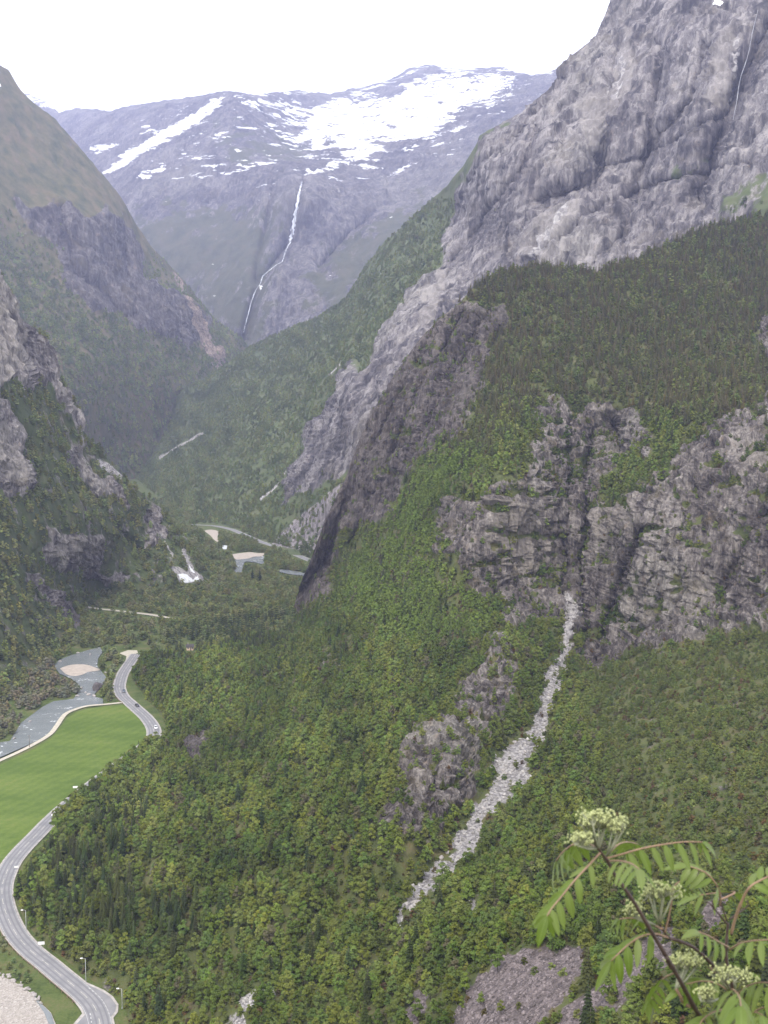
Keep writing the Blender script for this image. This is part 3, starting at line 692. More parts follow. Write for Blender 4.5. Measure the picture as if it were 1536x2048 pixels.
FAR_SAND2 = [(465, 1108), (480, 1106), (500, 1104), (516, 1106), (528, 1106), (524, 1112), (508, 1113), (494, 1117), (470, 1118)]
FAR_RIVER = [(470, 1117), (500, 1115), (527, 1111), (527, 1127), (508, 1124), (489, 1124), (484, 1143), (468, 1142), (472, 1130)]
FAR_RIVER2 = [(556, 1138), (580, 1140), (612, 1146), (612, 1151), (580, 1148), (556, 1143)]
RAPIDS = [(444, 1091), (455, 1092), (454, 1098), (446, 1098)]
GRAVEL_END = [(238, 1306), (256, 1300), (274, 1300), (276, 1305), (262, 1311), (258, 1322), (250, 1327), (253, 1312)]
WATERS = [RIVER, RIVER_NEAR, BROOK, FAR_RIVER, FAR_RIVER2]

def dense(poly, step=4.0, closed=True):
    P = np.asarray(poly, float); out = []
    n = len(P) if closed else len(P) - 1
    for k in range(n):
        a, b = P[k], P[(k + 1) % len(P)]
        m = max(1, int(np.hypot(*(b - a)) / step))
        for j in range(m): out.append(a + (b - a) * j / m)
    return np.array(out)

xs = np.arange(-260, 1800, 5.0)
ys = np.concatenate([np.arange(2260, 1300, -5.0), np.arange(1300, 1000, -2.5), np.arange(1000, 880, -4.0)])
PX, PY = np.meshgrid(xs, ys)
P = on_floor(PX, PY)
water_in = np.full(PX.shape, -99.0)
for w in WATERS: water_in = np.maximum(water_in, poly_sd(PX, PY, w))
flat = np.full(PX.shape, -99.0)
for w in (FIELD, GRAVEL_BANK, SANDBAR, FAR_SAND, FAR_SAND2): flat = np.maximum(flat, poly_sd(PX, PY, w))
roadD = np.minimum(line_d(PX, PY, ROAD_PX), np.minimum(line_d(PX, PY, FAR_ROAD_PX), np.minimum(line_d(PX, PY, PATH_PX), line_d(PX, PY, SIDE_ROAD_PX))))
calm = np.clip(np.minimum(-flat / 14.0, roadD / 45.0), 0, 1)
P[..., 2] += -0.25 + calm * (0.7 * fbm(P / 30.0, 3)) - 1.6 * np.clip(0.5 + water_in / 8.0, 0, 1)
idx = np.arange(PX.size).reshape(PX.shape)
Fq = np.stack([idx[:-1, :-1], idx[:-1, 1:], idx[1:, 1:], idx[1:, :-1]], -1).reshape(-1, 4)

tg = NT('meadow_soil')
ng = tg.noise(tg.pos(0.09), 1.0, 8, 0.65)
ng2 = tg.noise(tg.pos(1.1), 1.0, 5, 0.6)
cg = tg.ramp(tg.math('ADD', tg.math('MULTIPLY', ng, 0.7), tg.math('MULTIPLY', ng2, 0.3)), [(0.36, (0.035, 0.055, 0.014)), (0.5, (0.075, 0.10, 0.028)), (0.64, (0.12, 0.11, 0.05))])
tg.principled(cg, 0.9, tg.bump(ng2, 0.25), 0.15)
floor_o = tag(obj('valley_floor', new_mesh('valley_floor', P, Fq, tg.m, True)), 'flat green valley floor along the river and road', None, None, 'structure')

def sheet(name, poly, mat, dz, label, kind='structure', crown=0.0, step=4.0, inset=0.0, parent=None, z=ZF, smooth=False):
    """A flat patch on the valley floor; crown lifts its middle like a gravel bar."""
    pd = smooth_line(list(poly) + [poly[0]], 5)[:-1] if smooth else dense(poly, step)
    W = on_floor(pd[:, 0], pd[:, 1], z)[:, :2]
    c = W.mean(0)
    import bmesh
    bm = bmesh.new()
    vs = [bm.verts.new((x, y, z + dz)) for x, y in W]
    f = bm.faces.new(vs)
    bmesh.ops.triangulate(bm, faces=[f])
    if crown:
        bmesh.ops.subdivide_edges(bm, edges=bm.edges[:], cuts=2, use_grid_fill=True)
        bm.verts.ensure_lookup_table()
        q = np.array([v.co[:] for v in bm.verts])
        d = np.clip(poly_sd(q[:, 0], q[:, 1], W), 0, None)
        for v, dd in zip(bm.verts, d): v.co.z += crown * (1 - math.exp(-dd / 6.0)) - 0.25
    bmesh.ops.recalc_face_normals(bm, faces=bm.faces[:])
    for fc in bm.faces:
        if fc.normal.z < 0: fc.normal_flip()
    me = bpy.data.meshes.new(name); bm.to_mesh(me); bm.free()
    me.materials.append(mat)
    o = obj(name, me, parent)
    if parent is None: tag(o, label, None, None, kind)
    return o

# field: young crop with faint drill lines and tramlines
tf = NT('young_crop')
pf = tf.pos((1, 1, 1), (0, 0, R(24)))
wv = tf.add('ShaderNodeTexWave', wave_type='BANDS', bands_direction='X'); tf.l.new(pf, wv.inputs['Vector'])
wv.inputs['Scale'].default_value = 0.055; wv.inputs['Distortion'].default_value = 2.5; wv.inputs['Detail'].default_value = 2
nf = tf.noise(tf.pos((0.016, 0.045, 0.03), (0, 0, R(24))), 1.0, 8, 0.68)
nf2 = tf.noise(tf.pos(0.8), 1.0, 4, 0.6)
cf = tf.ramp(tf.math('ADD', tf.math('MULTIPLY', nf, 0.6), tf.math('ADD', tf.math('MULTIPLY', wv.outputs['Fac'], 0.05), tf.math('MULTIPLY', nf2, 0.26))),
             [(0.38, (0.066, 0.106, 0.018)), (0.5, (0.100, 0.142, 0.027)), (0.62, (0.142, 0.155, 0.045))])
tf.principled(cf, 0.9, tf.bump(nf2, 0.15), 0.12)
sheet('field', FIELD, tf.m, 0.06, 'bright green crop field between the river and the road bend')

tgr = NT('river_gravel')
vg = tgr.voro(tgr.pos(1.7), 1.0)
ngr = tgr.noise(tgr.pos(0.12), 1.0, 6, 0.6)
cgr = tgr.mix(ngr, tgr.ramp(vg.outputs['Color'], [(0.1, (0.16, 0.145, 0.13)), (0.6, (0.34, 0.315, 0.285)), (0.95, (0.5, 0.47, 0.44))]), (0.30, 0.27, 0.24))
tgr.principled(cgr, 0.85, tgr.bump(vg.outputs['Distance'], 0.25), 0.25)
M_GRAVEL = tgr.m
M_SAND = plain('pale_sand', (0.36, 0.315, 0.27), 0.9, 0.2, 0, 0.2, 0.5, 0.2)
M_PALEGRAVEL = plain('pale_gravel', (0.40, 0.37, 0.30), 0.9, 0.2, 0, 0.22, 0.7, 0.1)

tw = NT('river_water')
nw = tw.noise(tw.pos((0.35, 0.7, 0.5)), 1.0, 6, 0.65, 0.5)
nw2 = tw.noise(tw.pos((0.05, 0.09, 0.05)), 1.0, 5, 0.6, 0.4)
foam = tw.smooth(tw.math('MULTIPLY', nw, nw2), 0.33, 0.42)
cw = tw.mix(foam, tw.mix(nw2, (0.10, 0.12, 0.125), (0.22, 0.235, 0.235)), (0.75, 0.78, 0.8))
pw = tw.principled(cw, 0.18, tw.bump(nw, 0.5, 0.6), 0.5)
tw.put(pw.inputs['Roughness'], tw.math('ADD', 0.16, tw.math('MULTIPLY', foam, 0.5)))
M_WATER = tw.m
M_FOAM = plain('white_water', (0.5, 0.53, 0.55), 0.6, 0.3, 0, 0.1, 0.3, 0.5)

sheet('river', RIVER, M_WATER, -0.42, 'shallow grey river winding past the green field')
sheet('river_near', RIVER_NEAR, M_WATER, -0.30, 'pale river water at the bottom edge beside the gravel bank')
sheet('brook', BROOK, M_WATER, -0.10, 'narrow side channel between gravel bank and grassy verge')
sheet('river_far', FAR_RIVER, M_WATER, -0.25, 'distant river bend below the pale sand bank', smooth=True)
sheet('river_bend', FAR_RIVER2, M_WATER, -0.25, 'thin strip of river beside the dark rock spur')
sheet('rapids', RAPIDS, M_FOAM, 0.2, 'small patch of white rapids in the distant river', smooth=True)
sheet('gravel_bank', GRAVEL_BANK, M_GRAVEL, -0.2, 'wide gravel bank at the bottom left corner', crown=0.0)
sheet('sandbar', SANDBAR, M_SAND, -0.1, 'pale oval sandbar in the middle of the river', crown=0.6, smooth=True)
sheet('sandbar_far', FAR_SAND, M_SAND, 0.1, 'pale triangular sand bank below the distant road', crown=0.5, smooth=True)
sheet('sandbar_far_bend', FAR_SAND2, M_SAND, 0.1, 'long pale sand bank at the distant river bend', crown=0.5, smooth=True)
sheet('gravel_yard', GRAVEL_END, M_PALEGRAVEL, 0.1, 'pale gravel clearing at the end of the road bend', crown=0.3)

def world_line(px_line, n=8, z=ZF):
    L = np.array(px_line, float)
    return smooth_line(on_floor(L[:, 0], L[:, 1], z)[:, :2], n)

def offset_line(L, d):
    t = np.gradient(L, axis=0); t /= np.linalg.norm(t, axis=1)[:, None]
    return L + np.stack([-t[:, 1], t[:, 0]], -1) * np.asarray(d)[..., None] if np.ndim(d) else L + np.stack([-t[:, 1], t[:, 0]], -1) * d

def strip(L, a, b, z, nu=1):
    cols = [offset_line(L, a + (b - a) * k / nu) for k in range(nu + 1)]
    v = np.stack(cols, 1); n = len(L)
    V = np.concatenate([v, np.full(v.shape[:2] + (1,), z)], -1).reshape(-1, 3)
    i = np.arange(n * (nu + 1)).reshape(n, nu + 1)
    return V, np.stack([i[:-1, :-1], i[:-1, 1:], i[1:, 1:], i[1:, :-1]], -1).reshape(-1, 4)

ROAD = world_line(ROAD_PX, 10)
def road_mat():
    t = NT('asphalt')
    u = t.attr('across').outputs['Fac']            # metres from the centre line
    n = t.noise(t.pos(0.25), 1.0, 7, 0.6)
    fine = t.noise(t.pos(6), 1.0, 3, 0.6)
    c = t.ramp(n, [(0.35, (0.165, 0.165, 0.17)), (0.65, (0.225, 0.22, 0.222))])
    au = t.math('ABSOLUTE', u)
    w1 = t.smooth(t.math('ABSOLUTE', t.math('SUBTRACT', au, 0.95)), 0.42, 0.08)   # worn, polished wheel tracks
    w2 = t.smooth(t.math('ABSOLUTE', t.math('SUBTRACT', au, 2.45)), 0.42, 0.08)
    w = t.math('MULTIPLY', t.math('ADD', w1, w2), t.math('ADD', 0.35, t.math('MULTIPLY', n, 0.9)))
    c = t.mix(t.math('MULTIPLY', w, 0.75), c, (0.105, 0.108, 0.12))
    t.principled(c, 0.75, t.bump(fine, 0.01), 0.35)
    return t.m
M_ASPHALT = road_mat()
M_SHOULDER = plain('gravel_shoulder', (0.33, 0.31, 0.285), 0.9, 0.2, 0, 0.25, 0.6, 0.05)
M_PAINT = plain('road_paint', (0.40, 0.385, 0.33), 0.6, 0.3, 0, 0.25, 1.0)
M_PAINTW = plain('road_paint_white', (0.42, 0.42, 0.41), 0.6, 0.3, 0, 0.2, 1.0)

def build_road(name, label, L, half, detail=True):
    V, Fc = strip(L, -half, half, ZF + 0.14, 12 if detail else 2)
    me = new_mesh(name, V, Fc, M_ASPHALT, True)
    nu = 13 if detail else 3
    at_ = me.attributes.new('across', 'FLOAT', 'POINT')
    at_.data.foreach_set('value', np.tile(np.linspace(-half, half, nu), len(L)).astype(np.float32))
    o = tag(obj(name, me), label, None, None, 'structure')
    for s in (-1, 1):
        V, Fc = strip(L, s * (half - 0.05), s * (half + 0.65), ZF + 0.10)
        obj('shoulder', new_mesh('shoulder', V, Fc if s > 0 else Fc[:, ::-1], M_SHOULDER), o)
        V, Fc = strip(L, s * (half - 0.34), s * (half - 0.24), ZF + 0.165)
        obj('edge_line', new_mesh('edge_line', V, Fc if s > 0 else Fc[:, ::-1], M_PAINTW), o)
    return o
road_o = build_road('road', 'grey two-lane road curving through the valley beside the field', ROAD, 3.5)
far_o = build_road('road_far', 'distant stretch of road at the foot of the talus slope', world_line(FAR_ROAD_PX, 5), 4.0, False)
side_o = build_road('road_side', 'narrow pale side road crossing the bushy valley floor', world_line(SIDE_ROAD_PX, 6), 2.0, False)
for o in (side_o,):
    o.data.materials[0] = M_PALEGRAVEL
# dashed centre line, every dash its own strip of paint
seg = np.linalg.norm(np.diff(ROAD, axis=0), axis=1); sl = np.concatenate([[0], np.cumsum(seg)])
def road_pt(s): return np.array([np.interp(s, sl, ROAD[:, 0]), np.interp(s, sl, ROAD[:, 1])])
s = 4.0; k = 0
while s < sl[-1] - 4 and k < 120:
    L = np.array([road_pt(s + q) for q in (0, 1.6, 3.2, 4.8)])
    V, Fc = strip(L, -0.09, 0.09, ZF + 0.165)
    obj('centre_dash', new_mesh('centre_dash', V, Fc, M_PAINT), road_o)
    s += 9.0; k += 1

def floor_patch(name, poly, mat, dz, parent):
    return sheet(name, poly, mat, dz, None, parent=parent)
floor_patch('lay_by', [(160, 1968), (176, 1970), (206, 1984), (222, 1996), (232, 2010), (231, 2022), (222, 2034), (214, 2048), (206, 2030), (196, 2008), (180, 1990)], M_ASPHALT, 0.12, road_o)
floor_patch('lay_by_edge', [(156, 1964), (176, 1966), (208, 1980), (226, 1993), (237, 2009), (236, 2024), (226, 2037), (217, 2060), (205, 2060), (196, 2008)], M_SHOULDER, 0.07, road_o)
floor_patch('lay_by', [(170, 2030), (180, 2036), (184, 2060), (188, 2130), (140, 2130), (152, 2050)], M_ASPHALT, 0.12, road_o)
floor_patch('lay_by_edge', [(167, 2024), (182, 2030), (186, 2060), (190, 2140), (130, 2140), (147, 2048)], M_SHOULDER, 0.07, road_o)
for line in ([(176, 1975), (200, 1996), (214, 2018), (222, 2040)], [(180, 2026), (183, 2046), (184, 2070)]):
    L = world_line(line, 10)
    q = np.concatenate([[0], np.cumsum(np.linalg.norm(np.diff(L, axis=0), axis=1))])
    d = 0.5
    while d < q[-1] - 1.2:
        seg_ = np.array([[np.interp(d + e, q, L[:, 0]), np.interp(d + e, q, L[:, 1])] for e in (0, 0.5, 1.0)])
        V, Fc = strip(seg_, -0.14, 0.14, ZF + 0.165)
        obj('lay_by_dash', new_mesh('lay_by_dash', V, Fc, M_PAINTW), road_o)
        d += 2.2
V, Fc = strip(world_line(PATH_PX, 8), -1.4, 1.4, ZF + 0.11, 2)
tag(obj('path', new_mesh('path', V, Fc, M_PALEGRAVEL)), 'pale gravel track between the river and the green field', None, None, 'structure')

# ------------------------------------------------------------------ waterfalls on the far mountain
tq = NT('falling_water')                    # thin veils of spray: partly see-through
nq = tq.noise(tq.pos((0.10, 0.10, 0.012)), 1.0, 6, 0.65)
dq = tq.add('ShaderNodeBsdfDiffuse'); dq.inputs['Color'].default_value = (0.72, 0.75, 0.8, 1)
xq = tq.add('ShaderNodeBsdfTransparent'); mq = tq.add('ShaderNodeMixShader')
tq.put(mq.inputs[0], tq.smooth(nq, 0.36, 0.62)); tq.l.new(xq.outputs[0], mq.inputs[1]); tq.l.new(dq.outputs[0], mq.inputs[2]); tq.l.new(mq.outputs[0], tq.out.inputs[0])
M_FALL = tq.m
def ribbon(name, label, pts, layer, off=12.0):
    L = smooth_line(np.array(pts, float), 6)
    Y = layer['rbf'](L[:, 0], L[:, 1])
    # stand the water clear of the broken rock: take the nearest surface around it
    Yv = layer['P'][..., 1]; PXl, PYl = layer['PX'], layer['PY']
    out = []
    for (x, y, w), yy in zip(L, Y):
        m = (np.abs(PXl - x) < 5) & (np.abs(PYl - y) < 5)
        out.append(min(yy, Yv[m].min() if m.any() else yy) - off)
    out = np.convolve(np.pad(out, 2, 'edge'), np.ones(5) / 5, 'valid')
    jit = RNG.uniform(0.35, 1.25, (len(L), 2))
    a = at(L[:, 0] - L[:, 2] / 2 * jit[:, 0], L[:, 1], out); b = at(L[:, 0] + L[:, 2] / 2 * jit[:, 1], L[:, 1], out)
    c = at(L[:, 0], L[:, 1], out - 4.0)
    n = len(L)
    V = np.concatenate([a, c, b, at(L[:, 0], L[:, 1], out + 8.0)])
    Fc = []
    for k in range(n - 1):
        for p, q in ((0, n), (n, 2 * n), (2 * n, 3 * n), (3 * n, 0)):
            Fc.append((p + k, q + k, q + k + 1, p + k + 1))
    return tag(obj(name, new_mesh(name, V, Fc, M_FALL, True)), label, None, None, 'structure')
ribbon('waterfall', 'tall white waterfall dropping down the far blue mountain', [(604, 364, 3), (600, 378, 4.5), (596, 400, 6.5), (592, 425, 8), (587, 450, 9), (584, 468, 10), (580, 484, 6)], LF, 30)
ribbon('waterfall_cascade', 'thin white stream zigzagging below the tall waterfall', [(581, 484, 4), (576, 492, 2.6), (570, 505, 2.2), (565, 522, 2.6), (552, 530, 3), (540, 540, 2.6), (526, 552, 3), (521, 566, 2.6), (512, 580, 2.4), (504, 600, 2), (498, 622, 1.8), (492, 645, 1.6), (487, 665, 1.4)], LF, 30)
M_FALL = plain('trickling_water', (0.34, 0.35, 0.38), 0.5, 0.3, 0, 0.2, 0.05)
ribbon('waterfall_trickle', 'faint streak of water down the dark cleft at the upper right', [(1516, 20, 1), (1506, 60, 1.4), (1496, 110, 1.8), (1480, 160, 1.4), (1474, 200, 1.8), (1466, 240, 1)], LB, 14)

# ------------------------------------------------------------------ trees: shared shapes
def crown_mesh(name, seed, h, w, quads, size, conifer=False, mat=None, low=0.22):
    r = np.random.default_rng(seed)
    v, f = [], []
    def leaf(p, nrm, s):
        nrm = nrm / (np.linalg.norm(nrm) + 1e-9)
        a = np.cross(nrm, r.normal(size=3)); a /= np.linalg.norm(a) + 1e-9
        b = np.cross(nrm, a)
        k = len(v)
        s1, s2 = s * r.uniform(0.7, 1.3), s * r.uniform(0.5, 0.9)
        v.extend([tuple(p - a * s1), tuple(p - b * s2 + nrm * s * 0.12), tuple(p + a * s1), tuple(p + b * s2 + nrm * s * 0.12)])
        f.append((k, k + 1, k + 2, k + 3))
    if conifer:
        tiers = max(6, quads // 14)
        for t in range(tiers):
            z = h * (0.10 + 0.88 * t / tiers)
            rad = w * (1 - (z / h)) ** 0.8 * r.uniform(0.8, 1.15) + 0.12
            n = max(5, int(14 * (1 - 0.6 * t / tiers)))
            for q in range(n):
                an = 2 * math.pi * (q + r.uniform(0, 0.8)) / n + t
                rr = rad * r.uniform(0.7, 1.15)
                d = np.array([math.cos(an), math.sin(an), 0])
                sd = np.array([-d[1], d[0], 0]) * (0.24 * rr + 0.12)
                top = np.array([0, 0, z + 0.16 * rr + 0.1]); tip = d * rr + (0, 0, z - 0.28 * rr)
                mid = d * rr * 0.6 + np.array([0, 0, z - 0.02])
                k = len(v)
                v.extend([tuple(top), tuple(mid + sd), tuple(tip), tuple(mid - sd)])
                f.append((k, k + 1, k + 2, k + 3))
        k = len(v); v.extend([(0.12, 0, h * 0.93), (-0.06, 0.1, h * 0.93), (-0.06, -0.1, h * 0.93), (0, 0, h)])
        f.extend([(k, k + 1, k + 3), (k + 1, k + 2, k + 3), (k + 2, k, k + 3)])
    else:
        nl = r.integers(6, 10)
        lob = []
        for q in range(nl):
            t = (q + 0.5) / nl
            z = h * (low + (0.95 - low) * t)
            sp = w * (0.62 * math.sin(math.pi * min(1, 0.25 + 0.72 * t)) ** 0.8)
            an = q * 2.4 + r.uniform(-0.5, 0.5)
            rad = w * r.uniform(0.36, 0.56) * (1.1 - 0.5 * t)
            lob.append((np.array([math.cos(an) * sp * r.uniform(0.5, 1), math.sin(an) * sp * r.uniform(0.5, 1), min(z, h - rad * 0.8)]), rad))
        tot = sum(b ** 2 for _, b in lob)
        for c, rad in lob:
            for q in range(max(4, int(quads * rad ** 2 / tot))):
                d = r.normal(size=3); d /= np.linalg.norm(d)
                if d[2] < -0.3: d[2] *= -0.6
                p = c + d * rad * r.uniform(0.72, 1.08) * (1, 1, 0.85)
                if any(np.linalg.norm(p - c2) < 0.62 * r2 for c2, r2 in lob if c2 is not c): continue
                leaf(p, d + r.normal(size=3) * 0.45 + (0, 0, 0.6), size * r.uniform(0.7, 1.3))
    return new_mesh(name, v, f, mat)

def trunk_mesh(name, seed, h, conifer=False):
    r = random.Random(seed)
    lean = (r.uniform(-0.04, 0.04) * h, r.uniform(-0.04, 0.04) * h)
    pts = [(0, 0, -0.6), (lean[0] * 0.3, lean[1] * 0.3, h * 0.3), (lean[0], lean[1], h * (0.93 if conifer else 0.75))]
    parts = [tube(pts, [0.025 * h, 0.017 * h, 0.005 * h], 5)]
    if not conifer:
        for q in range(4):
            an = q * 1.9 + r.uniform(0, 1); z = h * r.uniform(0.25, 0.5)
            parts.append(tube([(lean[0] * 0.5, lean[1] * 0.5, z), (math.cos(an) * h * 0.12, math.sin(an) * h * 0.12, z + h * 0.14), (math.cos(an) * h * 0.2, math.sin(an) * h * 0.2, z + h * 0.3)], [0.010 * h, 0.007 * h, 0.003 * h], 4))
    v, f = merge(*parts)
    return new_mesh(name, v, f, M_BARK, True)

BL, BT = [], []          # broadleaf crowns and trunks, 7 m tall
for k in range(6):
    w = (2.3, 2.7, 2.0, 2.5, 1.8, 2.9)[k]
    BL.append(crown_mesh('broadleaf_crown', 100 + k, 7.0, w, 430, 0.36, mat=M_LEAF, low=(0.2, 0.16, 0.25, 0.12, 0.2, 0.15)[k]))
    BT.append(trunk_mesh('broadleaf_trunk', 200 + k, 7.0))
CL, CT = [], []          # conifers, 9 m tall
for k in range(3):
    CL.append(crown_mesh('conifer_crown', 300 + k, 9.0, (1.7, 1.45, 2.0)[k], 190, 0.4, True, M_NEEDLE))
    CT.append(trunk_mesh('conifer_trunk', 400 + k, 9.0, True))
BLF = [crown_mesh('far_crown', 500 + k, 7.0, (2.7, 2.3, 3.0, 2.0)[k], 110, 0.75, mat=M_LEAF, low=0.1) for k in range(4)]
CLF = [crown_mesh('far_conifer', 600 + k, 9.0, (1.9, 1.6)[k], 84, 0.5, True, M_NEEDLE) for k in range(2)]

# hidden-from-nobody shape sources: objects that live in no collection, used only as what the forests repeat
def source(me, trunk=None):
    if trunk is not None:
        a = me; b = trunk
        va = [tuple(q.co) for q in a.vertices]; fa = [tuple(p.vertices) for p in a.polygons]
        vb = [tuple(q.co) for q in b.vertices]; fb = [tuple(p.vertices) for p in b.polygons]
        v, f = merge((va, fa), (vb, fb))
        me = new_mesh(a.name + '_whole', v, f)
        me.materials.append(a.materials[0]); me.materials.append(M_BARK)
        me.polygons.foreach_set('material_index', [0] * len(fa) + [1] * len(fb))
    return bpy.data.objects.new(me.name, me)

SRC_B = [source(a, b) for a, b in zip(BL, BT)]
SRC_C = [source(a, b) for a, b in zip(CL, CT)]
SRC_BF = [source(a) for a in BLF]
SRC_CF = [source(a) for a in CLF]

def scatter(name, label, src, pts, rotz, scale, pick, tint, tilt=None):
    n = len(pts)
    me = bpy.data.meshes.new(name)
    me.vertices.add(n); me.vertices.foreach_set('co', np.asarray(pts, np.float32).ravel())
    def att(nm, typ, key, arr):
        a = me.attributes.new(nm, typ, 'POINT'); a.data.foreach_set(key, np.ascontiguousarray(arr).ravel())
    rot = np.zeros((n, 3), np.float32); rot[:, 2] = rotz
    if tilt is not None: rot[:, :2] = tilt
    att('rot', 'FLOAT_VECTOR', 'vector', rot)
    sc = np.asarray(scale, np.float32)
    if sc.ndim == 1: sc = np.repeat(sc[:, None], 3, 1)
    att('siz', 'FLOAT_VECTOR', 'vector', sc)
    att('pick', 'INT', 'value', np.asarray(pick, np.int32))
    att('tint', 'FLOAT_COLOR', 'color', np.concatenate([np.asarray(tint, np.float32), np.ones((n, 1), np.float32)], 1))
    o = obj(name, me); tag(o, label, None, None, 'stuff')
    ng = bpy.data.node_groups.new(name, 'GeometryNodeTree')
    ng.interface.new_socket('Geometry', in_out='INPUT', socket_type='NodeSocketGeometry')
    ng.interface.new_socket('Geometry', in_out='OUTPUT', socket_type='NodeSocketGeometry')
    N, L = ng.nodes, ng.links
    gi = N.new('NodeGroupInput'); go = N.new('NodeGroupOutput')
    ji = N.new('GeometryNodeGeometryToInstance')
    for s_ in src[::-1]:          # instances list in the order they are joined
        oi = N.new('GeometryNodeObjectInfo'); oi.inputs['Object'].default_value = s_; oi.inputs['As Instance'].default_value = True
        L.new(oi.outputs['Geometry'], ji.inputs[0])
    ji2 = N.new('GeometryNodeJoinGeometry')
    for nd in [q for q in N if q.bl_idname == 'GeometryNodeObjectInfo']: L.new(nd.outputs['Geometry'], ji2.inputs[0])
    N.remove(ji)
    ip = N.new('GeometryNodeInstanceOnPoints')
    L.new(gi.outputs[0], ip.inputs['Points']); L.new(ji2.outputs[0], ip.inputs['Instance'])
    ip.inputs['Pick Instance'].default_value = True
    def named(nm, typ):
        a = N.new('GeometryNodeInputNamedAttribute'); a.data_type = typ; a.inputs['Name'].default_value = nm
        return a.outputs['Attribute']
    L.new(named('pick', 'INT'), ip.inputs['Instance Index'])
    e2r = N.new('FunctionNodeEulerToRotation'); L.new(named('rot', 'FLOAT_VECTOR'), e2r.inputs[0]); L.new(e2r.outputs[0], ip.inputs['Rotation'])
    L.new(named('siz', 'FLOAT_VECTOR'), ip.inputs['Scale'])
    L.new(ip.outputs[0], go.inputs[0])
    md = o.modifiers.new('scatter', 'NODES'); md.node_group = ng
    return o

def sample(layer, n_per_m2, dens, lim=(-110, 1640, -100, 2140)):
    """Random ground points on a terrain layer, per square metre of plan area."""
    P, PX, PY = layer['P'], layer['PX'], layer['PY']
    a, b, c = P[:-1, :-1], P[:-1, 1:], P[1:, :-1]
    nr = np.cross(b - a, c - a)
    area = np.abs(nr[..., 2]) + 0.12 * np.linalg.norm(nr, axis=-1)
    d = dens(PX[:-1, :-1], PY[:-1, :-1], layer['A']['rock'][:-1, :-1], layer['A']['pale'][:-1, :-1])
    d = d * ((PX[:-1, :-1] > lim[0]) & (PX[:-1, :-1] < lim[1]) & (PY[:-1, :-1] > lim[2]) & (PY[:-1, :-1] < lim[3]))
    w = (area * d * n_per_m2).ravel()
    cnt = RNG.poisson(w)
    idx = np.repeat(np.arange(len(w)), cnt)
    i, j = idx // (P.shape[1] - 1), idx % (P.shape[1] - 1)
    u, v = RNG.random(len(idx))[:, None], RNG.random(len(idx))[:, None]
    q = P[i, j] * (1 - u) * (1 - v) + P[i, j + 1] * u * (1 - v) + P[i + 1, j] * (1 - u) * v + P[i + 1, j + 1] * u * v
    rk = layer['A']['rock'][i, j]
    return q, PX[i, j] + 4 * (u[:, 0]), PY[i, j] + 3.6 * v[:, 0], rk

FIELD_VIS = [(-130, 1596), (0, 1530), (67, 1498), (101, 1478), (119, 1457), (136, 1435), (156, 1423), (178, 1417), (248, 1410), (266, 1424), (284, 1444), (293, 1460), (293, 1472), (278, 1500), (225, 1514), (195, 1542), (182, 1560), (153, 1583), (117, 1614), (86, 1636), (70, 1662), (38, 1690), (18, 1712), (-10, 1735), (-130, 1790)]
KEEP_CLEAR = [FIELD_VIS, [(x, y) for x, y in RIVER], SANDBAR, GRAVEL_BANK, FAR_SAND, FAR_SAND2, FAR_RIVER, FAR_RIVER2, GRAVEL_END, RAPIDS]
VIS_ROADS = [(ROAD_PX[:12], 13), (ROAD_PX[17:], 23), (FAR_ROAD_PX[1:5], 5), (FAR_ROAD_PX[5:7], 4), (FAR_ROAD_PX[7:9], 4), (PATH_PX, 7), ([(200, 1218), (222, 1220)], 3), ([(280, 1227), (306, 1230)], 3)]
ROAD_XY = [(ROAD, 5.5), (world_line(FAR_ROAD_PX, 5), 6.0), (world_line(SIDE_ROAD_PX, 6), 4.5)]
def clear_of(pts, h, px, py, margin=2.0):
    """True where a plant of height h neither stands on nor hides the road, river and field seen from the lookout."""
    ok = np.ones(len(pts), bool)
    for L, w in ROAD_XY:
        ok &= line_d(pts[:, 0], pts[:, 1], L[::3]) > w
    for kf in (0.0, 0.5, 0.95):
        qx, qy = project(pts + np.stack([np.zeros(len(pts)), np.zeros(len(pts)), h * kf], -1))
        for poly in KEEP_CLEAR:
            ok &= poly_sd(qx, qy, poly) < -margin
        for ln, w in VIS_ROADS:
            ok &= line_d(qx, qy, ln) > w * (1.0 if kf == 0 else 0.8)
    return ok

def vary(base, n, amt=0.25, patch=None):
    """Tint per plant: a base colour with hue and brightness drift."""
    t = np.tile(np.asarray(base, float), (n, 1))
    if patch is not None: t = t * (1 + 0.5 * patch[:, None]) + np.stack([0.018 * patch, 0.010 * patch, 0 * patch], -1)
    t *= RNG.uniform(1 - amt, 1 + amt, (n, 1))
    t[:, 0] *= RNG.uniform(0.85, 1.2, n)
    t[:, 2] *= RNG.uniform(0.8, 1.3, n)
    return np.clip(t, 0.004, 0.5)

